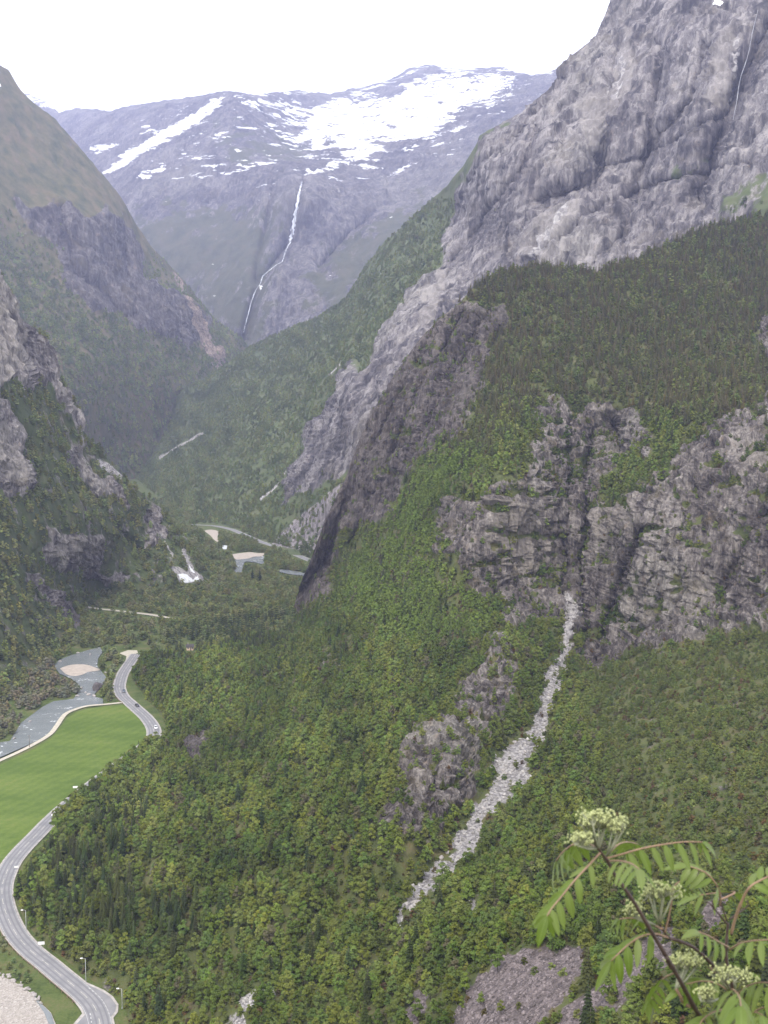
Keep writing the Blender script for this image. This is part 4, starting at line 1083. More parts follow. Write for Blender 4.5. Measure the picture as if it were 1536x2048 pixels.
# ------------------------------------------------------------------ near hillside woods
def A_dens(px, py, rk, pale):
    n = perlin(np.stack([px / 34, py / 34, 0 * px + 2.2], -1))
    d = np.where(rk + 0.45 * n < 0.40, 1.0, np.where(rk + 0.45 * n < 0.75, 0.25, 0.03))
    led = perlin(np.stack([px / 40, py / 17, 0 * px + 15.2], -1)) + 0.5 * perlin(np.stack([px / 13, py / 9, 0 * px + 25.2], -1))
    d = np.where((rk > 0.5) & (led > 0.36), 0.5, d)
    d = d * np.where(pale + 0.15 * n > 0.34, 0.05, 1)
    pu = soft(px, py, PURPLE, 22); d = d * np.where(pu > 0.4, 0.10, 1)
    d = d * np.clip(0.85 + 0.8 * perlin(np.stack([px / 60, py / 60, 0 * px + 7.7], -1)), 0.3, 1)
    # opener scrub on the right-hand slope
    d = d * (1 - 0.15 * soft(px, py, [[(1150, 1340), (1660, 1240), (1660, 1750), (1250, 1720)]], 80))
    return d
q, px, py, rk = sample(LA, 0.145, A_dens)
keep = q[:, 2] > ZF - 0.5
q, px, py, rk = q[keep], px[keep], py[keep], rk[keep]
# a belt of tall trees crowding the road where it runs behind them
def s_of(px, py):
    p = on_floor(px, py)[:2]; return float(sl[np.argmin(np.linalg.norm(ROAD - p, axis=1))])
ss_ = RNG.uniform(s_of(291, 1491), s_of(84, 1660), 130)
cen = np.array([road_pt(a) for a in ss_]); tan = np.array([road_pt(a + 1) - road_pt(a - 1) for a in ss_]); tan /= np.linalg.norm(tan, axis=1)[:, None]
nrm_ = np.stack([-tan[:, 1], tan[:, 0]], -1); nrm_ *= np.where(nrm_[:, :1] > 0, 1, -1)
bq = np.concatenate([cen + nrm_ * RNG.uniform(6.0, 12, (130, 1)), np.full((130, 1), ZF)], 1)
bx, by = project(bq)
q = np.concatenate([q, bq]); px = np.concatenate([px, bx]); py = np.concatenate([py, by]); rk = np.concatenate([rk, np.zeros(130)])
nA = len(q); belt = np.arange(nA) >= nA - 130
plateau = soft(px, py, [[(880, 560), (1060, 500), (1660, 360), (1660, 830), (1450, 860), (1300, 850), (1100, 810), (1000, 850), (960, 900), (900, 900), (960, 800)]], 60)
shrub = soft(px, py, [[(1150, 1340), (1660, 1240), (1660, 1800), (1250, 1760)]], 80)
spruce = soft(px, py, [[(60, 1700), (230, 1690), (320, 1780), (420, 1900), (300, 1900), (120, 1860), (50, 1790)], [(300, 1270), (400, 1240), (560, 1225), (600, 1235), (560, 1290), (420, 1310), (330, 1330)], [(120, 1600), (240, 1540), (300, 1640), (180, 1680)]], 50)
crestw = soft(px, py, [[(780, 960), (900, 880), (980, 920), (960, 1000), (880, 1010), (850, 1080), (960, 1190), (980, 1260), (860, 1300), (740, 1260), (690, 1200), (760, 1080)]], 60)
isC = RNG.random(nA) < np.clip(0.03 + 0.62 * plateau + 0.42 * spruce - 0.2 * shrub + 0.10 * perlin(np.stack([px / 50, py / 50, 0 * px + 4], -1)), 0, 0.9)
hB = (2.7 + 4.8 * RNG.random(nA) ** 1.3) * (1 - 0.45 * shrub) * np.where(rk > 0.35, 0.6, 1.0)
hB *= 1 - 0.25 * np.clip((py - 1900) / 200, 0, 1)
hC = RNG.uniform(6.0, 11.0, nA) * (1 - 0.35 * shrub) * np.where(rk > 0.4, 0.6, 1.0) * (1 - 0.12 * plateau)
hB = hB * (1 + 0.6 * soft(px, py, [[(85, 1640), (150, 1580), (220, 1520), (300, 1495), (330, 1520), (260, 1580), (180, 1660), (110, 1710)]], 16))
H = np.where(isC, hC, hB)
H = np.where(belt, RNG.uniform(7.5, 10.5, nA), H)
ok = clear_of(q, H, px, py, 1.5) | belt
gtx, gty = project(q + np.stack([0 * H, 0 * H, 0.75 * H], -1))
ok &= ~((poly_sd(gtx, gty, GULLY) > -2) & (RNG.random(nA) < 0.75))
for pp in PURPLE[:3]: ok &= ~((poly_sd(gtx, gty, pp) > -2) & (RNG.random(nA) < 0.7))
# the small clearing in front of the house by the trees
hx, hy = project(q + np.stack([0 * H, 0 * H, H * 0.9], -1))
ok &= ~((np.abs(hx - 380) < 12) & (hy < 1304) & (py > 1285) & (py < 1345))
q, px, py, rk, isC, H, plateau, shrub, spruce, crestw = [a[ok] for a in (q, px, py, rk, isC, H, plateau, shrub, spruce, crestw)]
nA = len(q)
patch = 0.9 * perlin(np.stack([px / 120, py / 120, 0 * px + 1], -1)) + 0.5 * perlin(np.stack([px / 45, py / 45, 0 * px + 1], -1))
tb = vary((0.134, 0.176, 0.042), nA, 0.15, patch)
dull = np.clip(0.55 * plateau + 0.45 * shrub, 0, 1)[:, None]
tb = tb * (1 - dull) + vary((0.130, 0.150, 0.054), nA, 0.16) * dull
tb = tb * (1 - 0.7 * crestw[:, None]) + np.array((0.155, 0.222, 0.048)) * 0.7 * crestw[:, None]
bare = RNG.random(nA) < 0.03
tb[bare] = (0.13, 0.12, 0.07)
tc = vary((0.045, 0.06, 0.022), nA, 0.3)
tc = tc * (1 - plateau[:, None]) + vary((0.10, 0.098, 0.043), nA, 0.22) * plateau[:, None]
tint = np.where(isC[:, None], tc, tb)
rotz = RNG.uniform(0, 6.28, nA)
scale = np.where(isC, H / 9.0, H / 7.0)
dist = np.linalg.norm(q, axis=1)
size_px = H * FPX / dist
infr = (px > 6) & (px < 1530) & (py < 2030) & (py > 600)
infr &= ~((px > 1080) & (py > 1620))            # behind the branch in front of the lens
single = np.zeros(nA, bool)
for want, mask in ((300, ~isC), (300, isC)):
    c = np.where(mask & infr)[0]
    c = c[np.argsort(-size_px[c])]
    single[c[:want]] = True

# the trees that show largest, each one a thing
REG = [  # polygon, place phrase
    ([(150, 1900), (340, 1900), (340, 2060), (150, 2060)], 'just above the roadside lay-by'),
    ([(20, 1700), (200, 1650), (330, 1760), (330, 1900), (100, 1890), (30, 1800)], 'inside the tight road bend'),
    ([(60, 1690), (150, 1560), (290, 1475), (370, 1560), (200, 1660)], 'between the hidden road and the field corner'),
    ([(340, 1880), (580, 1930), (580, 2060), (340, 2060)], 'around the small pale scree at the bottom edge'),
    ([(330, 1440), (460, 1430), (480, 1560), (350, 1580)], 'around the small dark rock face in the woods'),
    ([(300, 1200), (620, 1200), (620, 1320), (300, 1340)], 'near the little house at the foot of the slope'),
    ([(0, 1560), (330, 1480), (420, 1700), (480, 2060), (0, 2060)], 'on the lower slope beside the road'),
    ([(330, 1200), (800, 1150), (820, 1720), (420, 1720), (300, 1480)], 'on the wooded flank left of the grey outcrop'),
    ([(400, 1690), (830, 1690), (800, 1880), (760, 2060), (460, 2060)], 'on the slope below the grey outcrop'),
    ([(1160, 1180), (1660, 1180), (1660, 1700), (960, 1700), (1110, 1400)], 'on the scrubby slope right of the scree gully'),
    ([(760, 1850), (980, 1650), (1660, 1650), (1660, 2150), (760, 2150)], 'near the purple scree at the foot of the slope'),
    ([(850, 480), (1660, 380), (1660, 900), (900, 960)], 'on the high wooded shoulder above the cliffs'),
]
for k in np.where(single)[0]:
    place = 'on ledges and banks around the cliffs'
    for poly, ph in REG:
        if poly_sd(px[k:k + 1], py[k:k + 1], poly)[0] > 0: place = ph; break
    con = bool(isC[k])
    v = k % (3 if con else 6)
    e = empty('conifer_tree' if con else 'broadleaf_tree', q[k].tolist(), float(rotz[k])); e.scale = (float(scale[k]),) * 3
    bright = tint[k][1] > 0.13
    big = 'tall' if H[k] > (9.2 if con else 6.2) else ('short' if H[k] < (7.2 if con else 5.2) else 'mid-sized')
    lab = f"{big} dark pointed conifer {place}" if con else f"{big} {'light' if bright else 'darker'} green broadleaf tree {place}"
    tag(e, lab, 'tree', (big + ' ') + ('conifers ' if con else ('light green trees ' if bright else 'darker green trees ')) + place)
    t_ = obj('trunk', (CT if con else BT)[v], e)
    c_ = obj('crown', (CL if con else BL)[v], e)
    c_['tint'] = tuple(float(x) for x in tint[k]); c_.color = (*[float(x) for x in tint[k]], 1)
rest = ~single
near_ = rest & (dist < 620)
def put_forest(name, label, m, con, far):
    src = (SRC_CF if far else SRC_C) if con else (SRC_BF if far else SRC_B)
    n = int(m.sum())
    scatter(name, label, src, q[m], rotz[m], scale[m], RNG.integers(0, len(src), n), tint[m])
put_forest('forest', 'dense light green broadleaf woodland covering the near hillside', near_ & ~isC, False, False)
put_forest('conifer_forest', 'dark conifers scattered through the near hillside woodland', near_ & isC, True, False)
put_forest('forest_upper', 'broadleaf trees of the high wooded shoulder', rest & ~near_ & ~isC, False, True)
put_forest('pine_forest', 'dark olive pine wood on the high shoulder above the cliffs', rest & ~near_ & isC, True, False)
print('A trees', nA, 'conifers', int(isC.sum()))

# low undergrowth between the trees, also creeping over ledges
def under_dens(px, py, rk, pale):
    n = perlin(np.stack([px / 20, py / 20, 0 * px + 12.2], -1))
    d = np.where(rk + 0.5 * n < 0.55, 1.0, 0.10) * np.where(pale + 0.2 * n > 0.42, 0.06, 1) * np.where(soft(px, py, PURPLE, 22) > 0.4, 0.12, 1)
    return d
u, ux, uy, urk = sample(LA, 0.16, under_dens)
k_ = (u[:, 2] > ZF - 0.3) & (np.linalg.norm(u, axis=1) < 1100)
u, ux, uy = u[k_], ux[k_], uy[k_]
uh = RNG.uniform(0.7, 2.6, len(u))
k_ = clear_of(u, uh, ux, uy, 0.5)
u, ux, uy, uh = u[k_], ux[k_], uy[k_], uh[k_]
ut = vary((0.125, 0.152, 0.044), len(u), 0.35, perlin(np.stack([ux / 30, uy / 30, 0 * ux + 8], -1)))
br_ = RNG.random(len(u)) < 0.12; ut[br_] = vary((0.12, 0.085, 0.045), int(br_.sum()), 0.25)
scatter('undergrowth', 'low shrubs and ferns filling the near hillside', SRC_BF, u - (0, 0, 0.4), RNG.uniform(0, 6.28, len(u)), np.stack([uh / 5.0, uh / 5.0, uh / 7.0], -1), RNG.integers(0, 4, len(u)), ut)

# ------------------------------------------------------------------ woods on the farther slopes
def far_woods(name, label, layer, per_m2, dens, hmin, hmax, tint_, con=0.0, zmin=ZF - 1, lim=(-110, 1640, -100, 2140)):
    q, px, py, rk = sample(layer, per_m2, dens, lim)
    k = q[:, 2] > zmin
    q, px, py = q[k], px[k], py[k]
    h = RNG.uniform(hmin, hmax, len(q))
    k = clear_of(q, h, px, py, 0.5)
    q, px, py, h = q[k], px[k], py[k], h[k]
    n = len(q)
    t = vary(tint_, n, 0.25, perlin(np.stack([px / 26, py / 26, 0 * px + 3], -1)))
    src = SRC_BF + SRC_CF
    pick = np.where(RNG.random(n) < con, RNG.integers(4, 6, n), RNG.integers(0, 4, n))
    t = np.where((pick >= 4)[:, None], vary((0.035, 0.048, 0.022), n, 0.3), t)
    sc = np.where(pick >= 4, h * 1.25 / 9, h / 7)
    w = np.stack([sc * 1.15, sc * 1.15, sc], -1)
    scatter(name, label, src, q, RNG.uniform(0, 6.28, n), w, pick, t)
    print(name, n)

def veg_dens(lo, hi, sparse, seed, pale_cut=0.3):
    def f(px, py, rk, pale):
        n = perlin(np.stack([px / 14, py / 14, 0 * px + seed], -1))
        d = np.where(rk + 0.4 * n < lo, 1.0, np.where(rk + 0.4 * n < hi, sparse, 0.0))
        d = d * np.where(pale > pale_cut, 0.03, 1)
        return d * np.clip(0.8 + 0.9 * perlin(np.stack([px / 30, py / 22, 0 * px + seed + 3], -1)), 0.25, 1)
    return f
far_woods('forest_talus', 'dull green birch woods on the talus slopes across the valley', LB, 0.045, veg_dens(0.40, 0.7, 0.12, 21), 3, 6.5, (0.165, 0.205, 0.072), 0.02, lim=(150, 1640, 400, 1140))
far_woods('forest_left', 'scrubby birch woods clinging to the craggy left valley side', LD, 0.060, veg_dens(0.46, 0.72, 0.16, 31), 3.5, 7.5, (0.190, 0.220, 0.074), 0.04, lim=(-110, 484, 500, 1470))
far_woods('forest_middle', 'thin woods on the tall green mountain beyond the left crag', LE, 0.030, lambda px, py, rk, pale: veg_dens(0.5, 0.75, 0.1, 41)(px, py, rk, pale) * np.clip((py - 400 - 0.3 * px) / 200, 0.0, 1), 6, 11, (0.195, 0.245, 0.080), 0.02, lim=(-110, 560, 350, 960))

# bushes and trees on the valley floor
fx = RNG.uniform(-120, 680, 60000); fy = RNG.uniform(0, 1, 60000)
Yr = floor_Y(1075), floor_Y(2140)
X_, Y_ = RNG.uniform(-620, 60, 90000), RNG.uniform(300, 2300, 90000)
pf_ = np.stack([X_, Y_, np.full_like(X_, ZF)], -1)
gx, gy = project(pf_)
m = (gx > -110) & (gx < 660) & (gy > 1000) & (gy < 2140)
pf_, gx, gy = pf_[m], gx[m], gy[m]
zone = 0.8 * np.clip((1215 - gy) / 20, 0, 1) * np.where(perlin(np.stack([gx / 22, gy / 8, 0 * gx + 3], -1)) > -0.25, 1, 0.2)
zone = np.maximum(zone, 1.0 * soft(gx, gy, [[(150, 1190), (440, 1140), (620, 1140), (640, 1230), (560, 1262), (400, 1262), (310, 1290), (250, 1300), (215, 1300), (100, 1310), (150, 1270)]], 20) * np.where(perlin(np.stack([gx / 18, gy / 9, 0 * gx], -1)) > -0.12, 1, 0.12))
zone = np.maximum(zone, soft(gx, gy, [[(300, 1290), (400, 1240), (600, 1215), (610, 1240), (500, 1279), (400, 1304)]], 12))
zone = np.maximum(zone, soft(gx, gy, [[(405, 1140), (640, 1110), (650, 1190), (420, 1190)], [(430, 1066), (470, 1070), (560, 1105), (530, 1105), (460, 1106), (436, 1090)], [(530, 1100), (560, 1105), (640, 1135), (640, 1160), (540, 1135)]], 8))
zone = np.maximum(zone, 0.9 * soft(gx, gy, [[(-120, 1330), (60, 1340), (120, 1290), (118, 1320), (160, 1368), (155, 1396), (80, 1408), (40, 1440), (20, 1478), (-120, 1540)], [(196, 1300), (232, 1310), (248, 1330), (236, 1350), (232, 1390), (242, 1404), (210, 1405), (190, 1385), (214, 1352), (197, 1330)], [(-120, 1880), (0, 1880), (40, 1925), (66, 1960), (60, 1978), (20, 1952), (-120, 1940)]], 10))
acc = RNG.random(len(gx)) < zone * 0.95
pf_, gx, gy = pf_[acc], gx[acc], gy[acc]
fh = RNG.uniform(2.6, 6.5, len(gx)) * np.where(gy > 1860, 0.55, 1)
ok = clear_of(pf_, fh, gx, gy, 0.8)
ok &= ~((np.abs(gx - 380) < 14) & (gy > 1283) & (gy < 1330))
pf_, gx, gy, fh = pf_[ok], gx[ok], gy[ok], fh[ok]
pn = perlin(np.stack([gx / 24, gy / 13, 0 * gx + 6], -1))
grey = soft(gx, gy, [[(-120, 1330), (60, 1340), (118, 1320), (160, 1368), (155, 1396), (80, 1408), (20, 1478), (-120, 1540)]], 20)
grey = np.maximum(grey, np.clip(pn * 1.2, 0, 0.8))
ft = vary((0.180, 0.215, 0.075), len(gx), 0.25, pn) * (1 - grey[:, None]) + vary((0.20, 0.195, 0.115), len(gx), 0.2) * grey[:, None]
sc_ = fh / 7
floor_con = soft(gx, gy, [[(300, 1290), (400, 1245), (560, 1225), (600, 1240), (500, 1277), (400, 1300)]], 16) > RNG.uniform(0.3, 1.4, len(gx))
ft[floor_con] = vary((0.036, 0.05, 0.019), int(floor_con.sum()), 0.3)
pk_ = np.where(floor_con, RNG.integers(4, 6, len(gx)), RNG.integers(0, 4, len(gx)))
sc_ = np.where(floor_con, sc_ * 1.5, sc_)
scatter('shrubbery', 'grey green willow scrub and trees on the valley floor', SRC_BF + SRC_CF, pf_ - (0, 0, 0.3), RNG.uniform(0, 6.28, len(gx)), np.stack([sc_ * np.where(floor_con, 1, 1.35), sc_ * np.where(floor_con, 1, 1.35), sc_], -1), pk_, ft)
print('floor bushes', len(gx))
# the pair of far spruces on the valley floor and a dark row by the house
for i, (x, y, h) in enumerate(((505, 1160, 13), (520, 1162, 14))):
    e = empty('spruce_tree', on_floor(x, y).tolist(), i * 1.3); e.scale = (h / 9 * 1.25, h / 9 * 1.25, h / 9)
    tag(e, ('left' if i == 0 else 'right') + ' one of the two lone dark spruces below the far river', 'tree', 'two lone spruces on the valley floor')
    obj('trunk', CT[i], e); c_ = obj('crown', CL[i], e); c_['tint'] = (0.022, 0.034, 0.02)

# ------------------------------------------------------------------ scree
def stone_mesh(seed, mat):
    import bmesh
    r = np.random.default_rng(seed)
    bm = bmesh.new(); bmesh.ops.create_icosphere(bm, subdivisions=1, radius=0.5)
    ax = r.uniform(0.6, 1.2, 3)
    for v in bm.verts:
        v.co = Vector([c * a * r.uniform(0.72, 1.15) for c, a in zip(v.co, ax)])
    me = bpy.data.meshes.new('stone'); bm.to_mesh(me); bm.free(); me.materials.append(mat)
    return me
ts = NT('scree_stone')
tn_ = ts.attr('tint', 'INSTANCER').outputs['Color']
sn_ = ts.noise(ts.pos(2.5), 1.0, 5, 0.65)
vm = ts.add('ShaderNodeVectorMath', operation='SCALE'); ts.l.new(tn_, vm.inputs[0]); ts.put(vm.inputs['Scale'], ts.math('ADD', 0.55, ts.math('MULTIPLY', sn_, 0.9)))
ts.principled(vm.outputs[0], 0.85, ts.bump(sn_, 0.08), 0.25)
STONES = [stone_mesh(40 + k, ts.m) for k in range(4)]
SRC_S = [source(m_) for m_ in STONES]
def scree(name, label, polys, per, smin, smax, tint_, w=12):
    def dens(px, py, rk, pale):
        m = soft(px, py, polys, w) if polys is PURPLE else pale * (soft(px, py, polys, 40) > 0)
        return np.clip(m * 1.8 - 0.6 + 0.4 * perlin(np.stack([px / 12, py / 12, 0 * px], -1)), 0, 1)
    q, px, py, rk = sample(LA, per, dens)
    n = len(q); s = smin + (smax - smin) * RNG.random(n) ** 3
    t = np.tile(tint_, (n, 1)) * RNG.uniform(0.45, 1.3, (n, 1))
    scatter(name, label, SRC_S, q, RNG.uniform(0, 6.28, n), s, RNG.integers(0, 4, n), np.clip(t, 0, 0.72), RNG.uniform(-1, 1, (n, 2)))
    print(name, n)
scree('scree', 'pale grey scree filling the steep gully', [GULLY], 0.55, 0.35, 1.9, (0.33, 0.315, 0.30))
scree('scree_low', 'small pale scree patches low on the hillside', SCREES, 1.2, 0.35, 1.3, (0.38, 0.365, 0.345))
scree('scree_purple', 'purple grey scree fans at the foot of the slope', PURPLE, 1.6, 0.3, 1.0, (0.175, 0.150, 0.150), 22)

# single boulders large enough to pick out
M_BOULDER = plain('boulder_rock', (0.29, 0.27, 0.255), 0.85, 0.25, 0, 0.35, 1.2, 0.1)
def boulder_mesh(seed):
    import bmesh
    r = np.random.default_rng(seed)
    bm = bmesh.new(); bmesh.ops.create_icosphere(bm, subdivisions=3, radius=0.5)
    ax = r.uniform(0.75, 1.15, 3); cuts = r.normal(size=(9, 3)); cuts /= np.linalg.norm(cuts, axis=1)[:, None]
    for v in bm.verts:
        p = np.array(v.co)
        for c in cuts:
            d = p @ c
            if d > 0.36: p = p - c * (d - 0.36)
        v.co = Vector(p * ax)
    me = bpy.data.meshes.new('boulder'); bm.to_mesh(me); bm.free(); me.materials.append(M_BOULDER)
    return me
BOULD = [boulder_mesh(70 + k) for k in range(4)]
for k in range(26):
    for _ in range(60):
        x, y = random.uniform(780, 1150), random.uniform(1200, 1870)
        if poly_sd(np.array([x]), np.array([y]), GULLY)[0] > 2: break
    Pd = (LA['PX'] - x) ** 2 + (LA['PY'] - y) ** 2
    p = LA['P'].reshape(-1, 3)[np.argmin(Pd)]
    o = obj('boulder', BOULD[k % 4], None, p.tolist(), random.uniform(0, 6.28)); s_ = random.uniform(1.5, 2.9); o.scale = (s_, s_ * random.uniform(0.8, 1.2), s_ * 0.8)
    tag(o, 'large pale boulder lying in the steep scree gully', 'boulder', 'boulders in the scree gully')
RIV = [(152, 1383, 3.0), (163, 1375, 2.4), (171, 1384, 2.0), (155, 1391, 2.2), (178, 1388, 3.0), (188, 1391, 2.6), (211, 1344, 1.8), (180, 1308, 2.0), (120, 1322, 2.2), (60, 1442, 1.8), (28, 1476, 2.0), (156, 1305, 2.2)]
for k, (x, y, s_) in enumerate(RIV):
    o = obj('boulder', BOULD[k % 4], None, (on_floor(x, y) - (0, 0, 0.2)).tolist(), k * 1.1); o.scale = (s_ * 1.4, s_, s_ * 0.7)
    tag(o, 'rounded grey boulder at the edge of the shallow river', 'boulder', 'boulders along the river')
o = obj('rock_knoll', BOULD[1], None, (on_floor(196, 1378) + (0, 0, 0.8)).tolist(), 0.4); o.scale = (9, 8, 8); o.data = o.data.copy(); o.data.materials[0] = plain('knoll_rock', (0.09, 0.08, 0.08), 0.9, 0.2, 0, 0.4, 0.6, 0.3)
tag(o, 'big dark rock knoll on the river bank left of the road bend', 'rock')
for k in range(22):
    t_ = k / 21
    x = np.interp(t_, [0, .3, .6, 1], [-4, 22, 60, 84]) + random.uniform(-4, 4); y = np.interp(t_, [0, .3, .6, 1], [1944, 1957, 1983, 2004]) + random.uniform(-5, 4)
    o = obj('boulder', BOULD[k % 4], None, on_floor(x, y).tolist(), k * 0.9); s_ = random.uniform(0.7, 1.9); o.scale = (s_ * 1.3, s_, s_ * 0.8)
    tag(o, 'small pale boulder lining the edge of the gravel bank', 'boulder', 'boulders along the gravel bank')

# ------------------------------------------------------------------ things along the road
M_METAL = plain('galvanised_steel', (0.42, 0.43, 0.44), 0.5, 0.5, 0.6, 0.1)
M_WHITE = plain('white_enamel', (0.82, 0.82, 0.8), 0.4, 0.4, 0, 0.05)
M_RUST = plain('weathered_rail', (0.27, 0.19, 0.14), 0.8, 0.3, 0.2, 0.3, 2.0)
M_WOOD = plain('tarred_wood', (0.12, 0.10, 0.085), 0.85, 0.2, 0, 0.3, 2.0)
M_RUBBER = plain('tyre_rubber', (0.02, 0.02, 0.02), 0.8, 0.3, 0, 0.1)
M_RIM = plain('alloy_rim', (0.5, 0.5, 0.52), 0.35, 0.5, 0.8, 0.1)
M_GLASS = plain('car_glass', (0.02, 0.025, 0.03), 0.08, 0.6, 0, 0.05)
M_LENS = plain('lamp_lens', (0.85, 0.85, 0.8), 0.15, 0.6, 0, 0.03)
M_RED = plain('tail_lens', (0.35, 0.02, 0.02), 0.2, 0.6, 0, 0.03)

def street_lamp(px, py, h, label):
    p = on_floor(px, py)
    e = tag(empty('street_lamp', p.tolist()), label, 'street lamp', 'street lamps along the road')
    v, f = tube([(0, 0, -0.5), (0, 0, 0.1), (0, 0, h)], [0.13, 0.11, 0.06], 8); obj('pole', new_mesh('pole', v, f, M_METAL, True), e)
    v, f = tube([(0, 0, h - 0.15), (-0.35, -0.05, h + 0.06), (-0.95, -0.12, h + 0.14)], [0.05, 0.045, 0.04], 6); a = obj('arm', new_mesh('arm', v, f, M_METAL, True), e)
    v, f = box(-1.6, -0.85, -0.32, 0.10, h + 0.04, h + 0.24)
    v = [(x, y * (0.7 if x < -1.2 else 1), z if z < h + 0.1 else z - (0.05 if x < -1.2 else 0)) for x, y, z in v]
    hd = obj('lamp_head', new_mesh('lamp_head', v, f, M_WHITE), e)
    v, f = box(-1.5, -0.95, -0.24, 0.04, h + 0.0, h + 0.036); obj('lens', new_mesh('lens', v, f, M_LENS), hd)
    v, f = box(-0.2, 0.2, -0.2, 0.2, -0.2, 0.12); obj('base', new_mesh('base', v, f, M_METAL), e)
street_lamp(52.5, 1861, 7.4, 'street lamp nearest the tight left-hand bend, among shrubs')
street_lamp(172, 1966, 8.2, 'street lamp standing where the lay-by begins')
street_lamp(244.5, 2016, 6.2, 'street lamp beyond the outer edge of the lay-by')

def sign_board(px, py, w, h, leg, label, rot=0.0):
    e = tag(empty('road_sign', on_floor(px, py).tolist(), rot), label, 'road sign', 'white boards beside the road')
    v, f = box(-w / 2, w / 2, -0.04, 0.04, leg, leg + h)
    b = obj('board', new_mesh('board', v, f, M_WHITE), e)
    for x0, x1, z0, z1 in ((-w / 2 - 0.05, w / 2 + 0.05, leg + h, leg + h + 0.05), (-w / 2 - 0.05, w / 2 + 0.05, leg - 0.05, leg), (-w / 2 - 0.05, -w / 2, leg, leg + h), (w / 2, w / 2 + 0.05, leg, leg + h)):
        v, f = box(x0, x1, -0.055, 0.055, z0, z1); obj('frame', new_mesh('frame', v, f, M_METAL), b)
    for x in (-w * 0.3, w * 0.3):
        v, f = tube([(x, 0.08, -0.4), (x, 0.08, leg + h)], 0.045, 6); obj('post', new_mesh('post', v, f, M_METAL, True), e)
sign_board(83, 1898, 2.1, 1.0, 1.6, 'large white road sign on two posts beside the long bend', 0.1)
sign_board(33, 1739, 1.7, 0.8, 0.7, 'low white board on the inner edge of the upper road curve', 0.25)
sign_board(151, 1580, 2.3, 0.9, 1.0, 'lone white board at the edge of the green field above the trees', 0.1)
for i, (x, y) in enumerate(((104, 1632), (110, 1626))):
    e = tag(empty('marker_post', on_floor(x, y).tolist()), ('lower' if i == 0 else 'upper') + ' of two short white marker posts where trees hide the road', 'marker post', 'white marker posts')
    v, f = box(-0.28, 0.28, -0.15, 0.15, -0.3, 1.5); v = [(a * (0.8 if c > 1 else 1), b, c + (0.15 if (c > 1 and a > 0) else 0)) for a, b, c in v]
    obj('post', new_mesh('post', v, f, M_WHITE), e)
    v, f = box(-0.2, 0.2, -0.17, -0.152, 1.0, 1.25); obj('reflector', new_mesh('reflector', v, f, M_RED), e)

def guard_rail(s0, s1, side, label):
    e = tag(empty('guard_rail', (*road_pt(s0), ZF)), label, 'guard rail')
    o0 = np.array([*road_pt(s0), 0])
    ss = np.arange(s0, s1, 2.0)
    L = offset_line(np.array([road_pt(x) for x in ss]), side * 4.35)
    prof = [(0.0, 0.45), (0.05, 0.52), (0.0, 0.59), (0.05, 0.66), (0.0, 0.74), (-0.03, 0.74), (-0.03, 0.45)]
    rows = []
    for a, zz in prof:
        q = offset_line(L, -side * a); rows.append(np.concatenate([q, np.full((len(q), 1), zz)], 1))
    V = np.stack(rows, 1) - o0; n, m = V.shape[:2]
    i = np.arange(n * m).reshape(n, m)
    Fc = [(int(i[a, b]), int(i[a, (b + 1) % m]), int(i[a + 1, (b + 1) % m]), int(i[a + 1, b])) for a in range(n - 1) for b in range(m)]
    obj('rail', new_mesh('rail', V, Fc, M_RUST), e)
    pv, pf2 = box(-0.07, 0.07, -0.07, 0.07, -0.3, 0.7); pm = new_mesh('post', pv, pf2, M_RUST)
    for k in range(0, n, 2):
        w_ = offset_line(L, side * 0.12)[k] - o0[:2]
        obj('post', pm, e, (float(w_[0]), float(w_[1]), 0))
def side_of(px, py):
    p = on_floor(px, py)[:2]; k = int(np.argmin(np.linalg.norm(ROAD - p, axis=1))); t = ROAD[min(k + 1, len(ROAD) - 1)] - ROAD[k - 1]
    return 1 if t[0] * (p[1] - ROAD[k][1]) - t[1] * (p[0] - ROAD[k][0]) > 0 else -1
guard_rail(s_of(5, 1790), s_of(176, 2000), side_of(80, 1935), 'rusty brown guard rail on the river side of the near road')
guard_rail(s_of(246, 1347), s_of(260, 1406), side_of(225, 1370), 'short brown guard rail on the outer side of the upper bend')

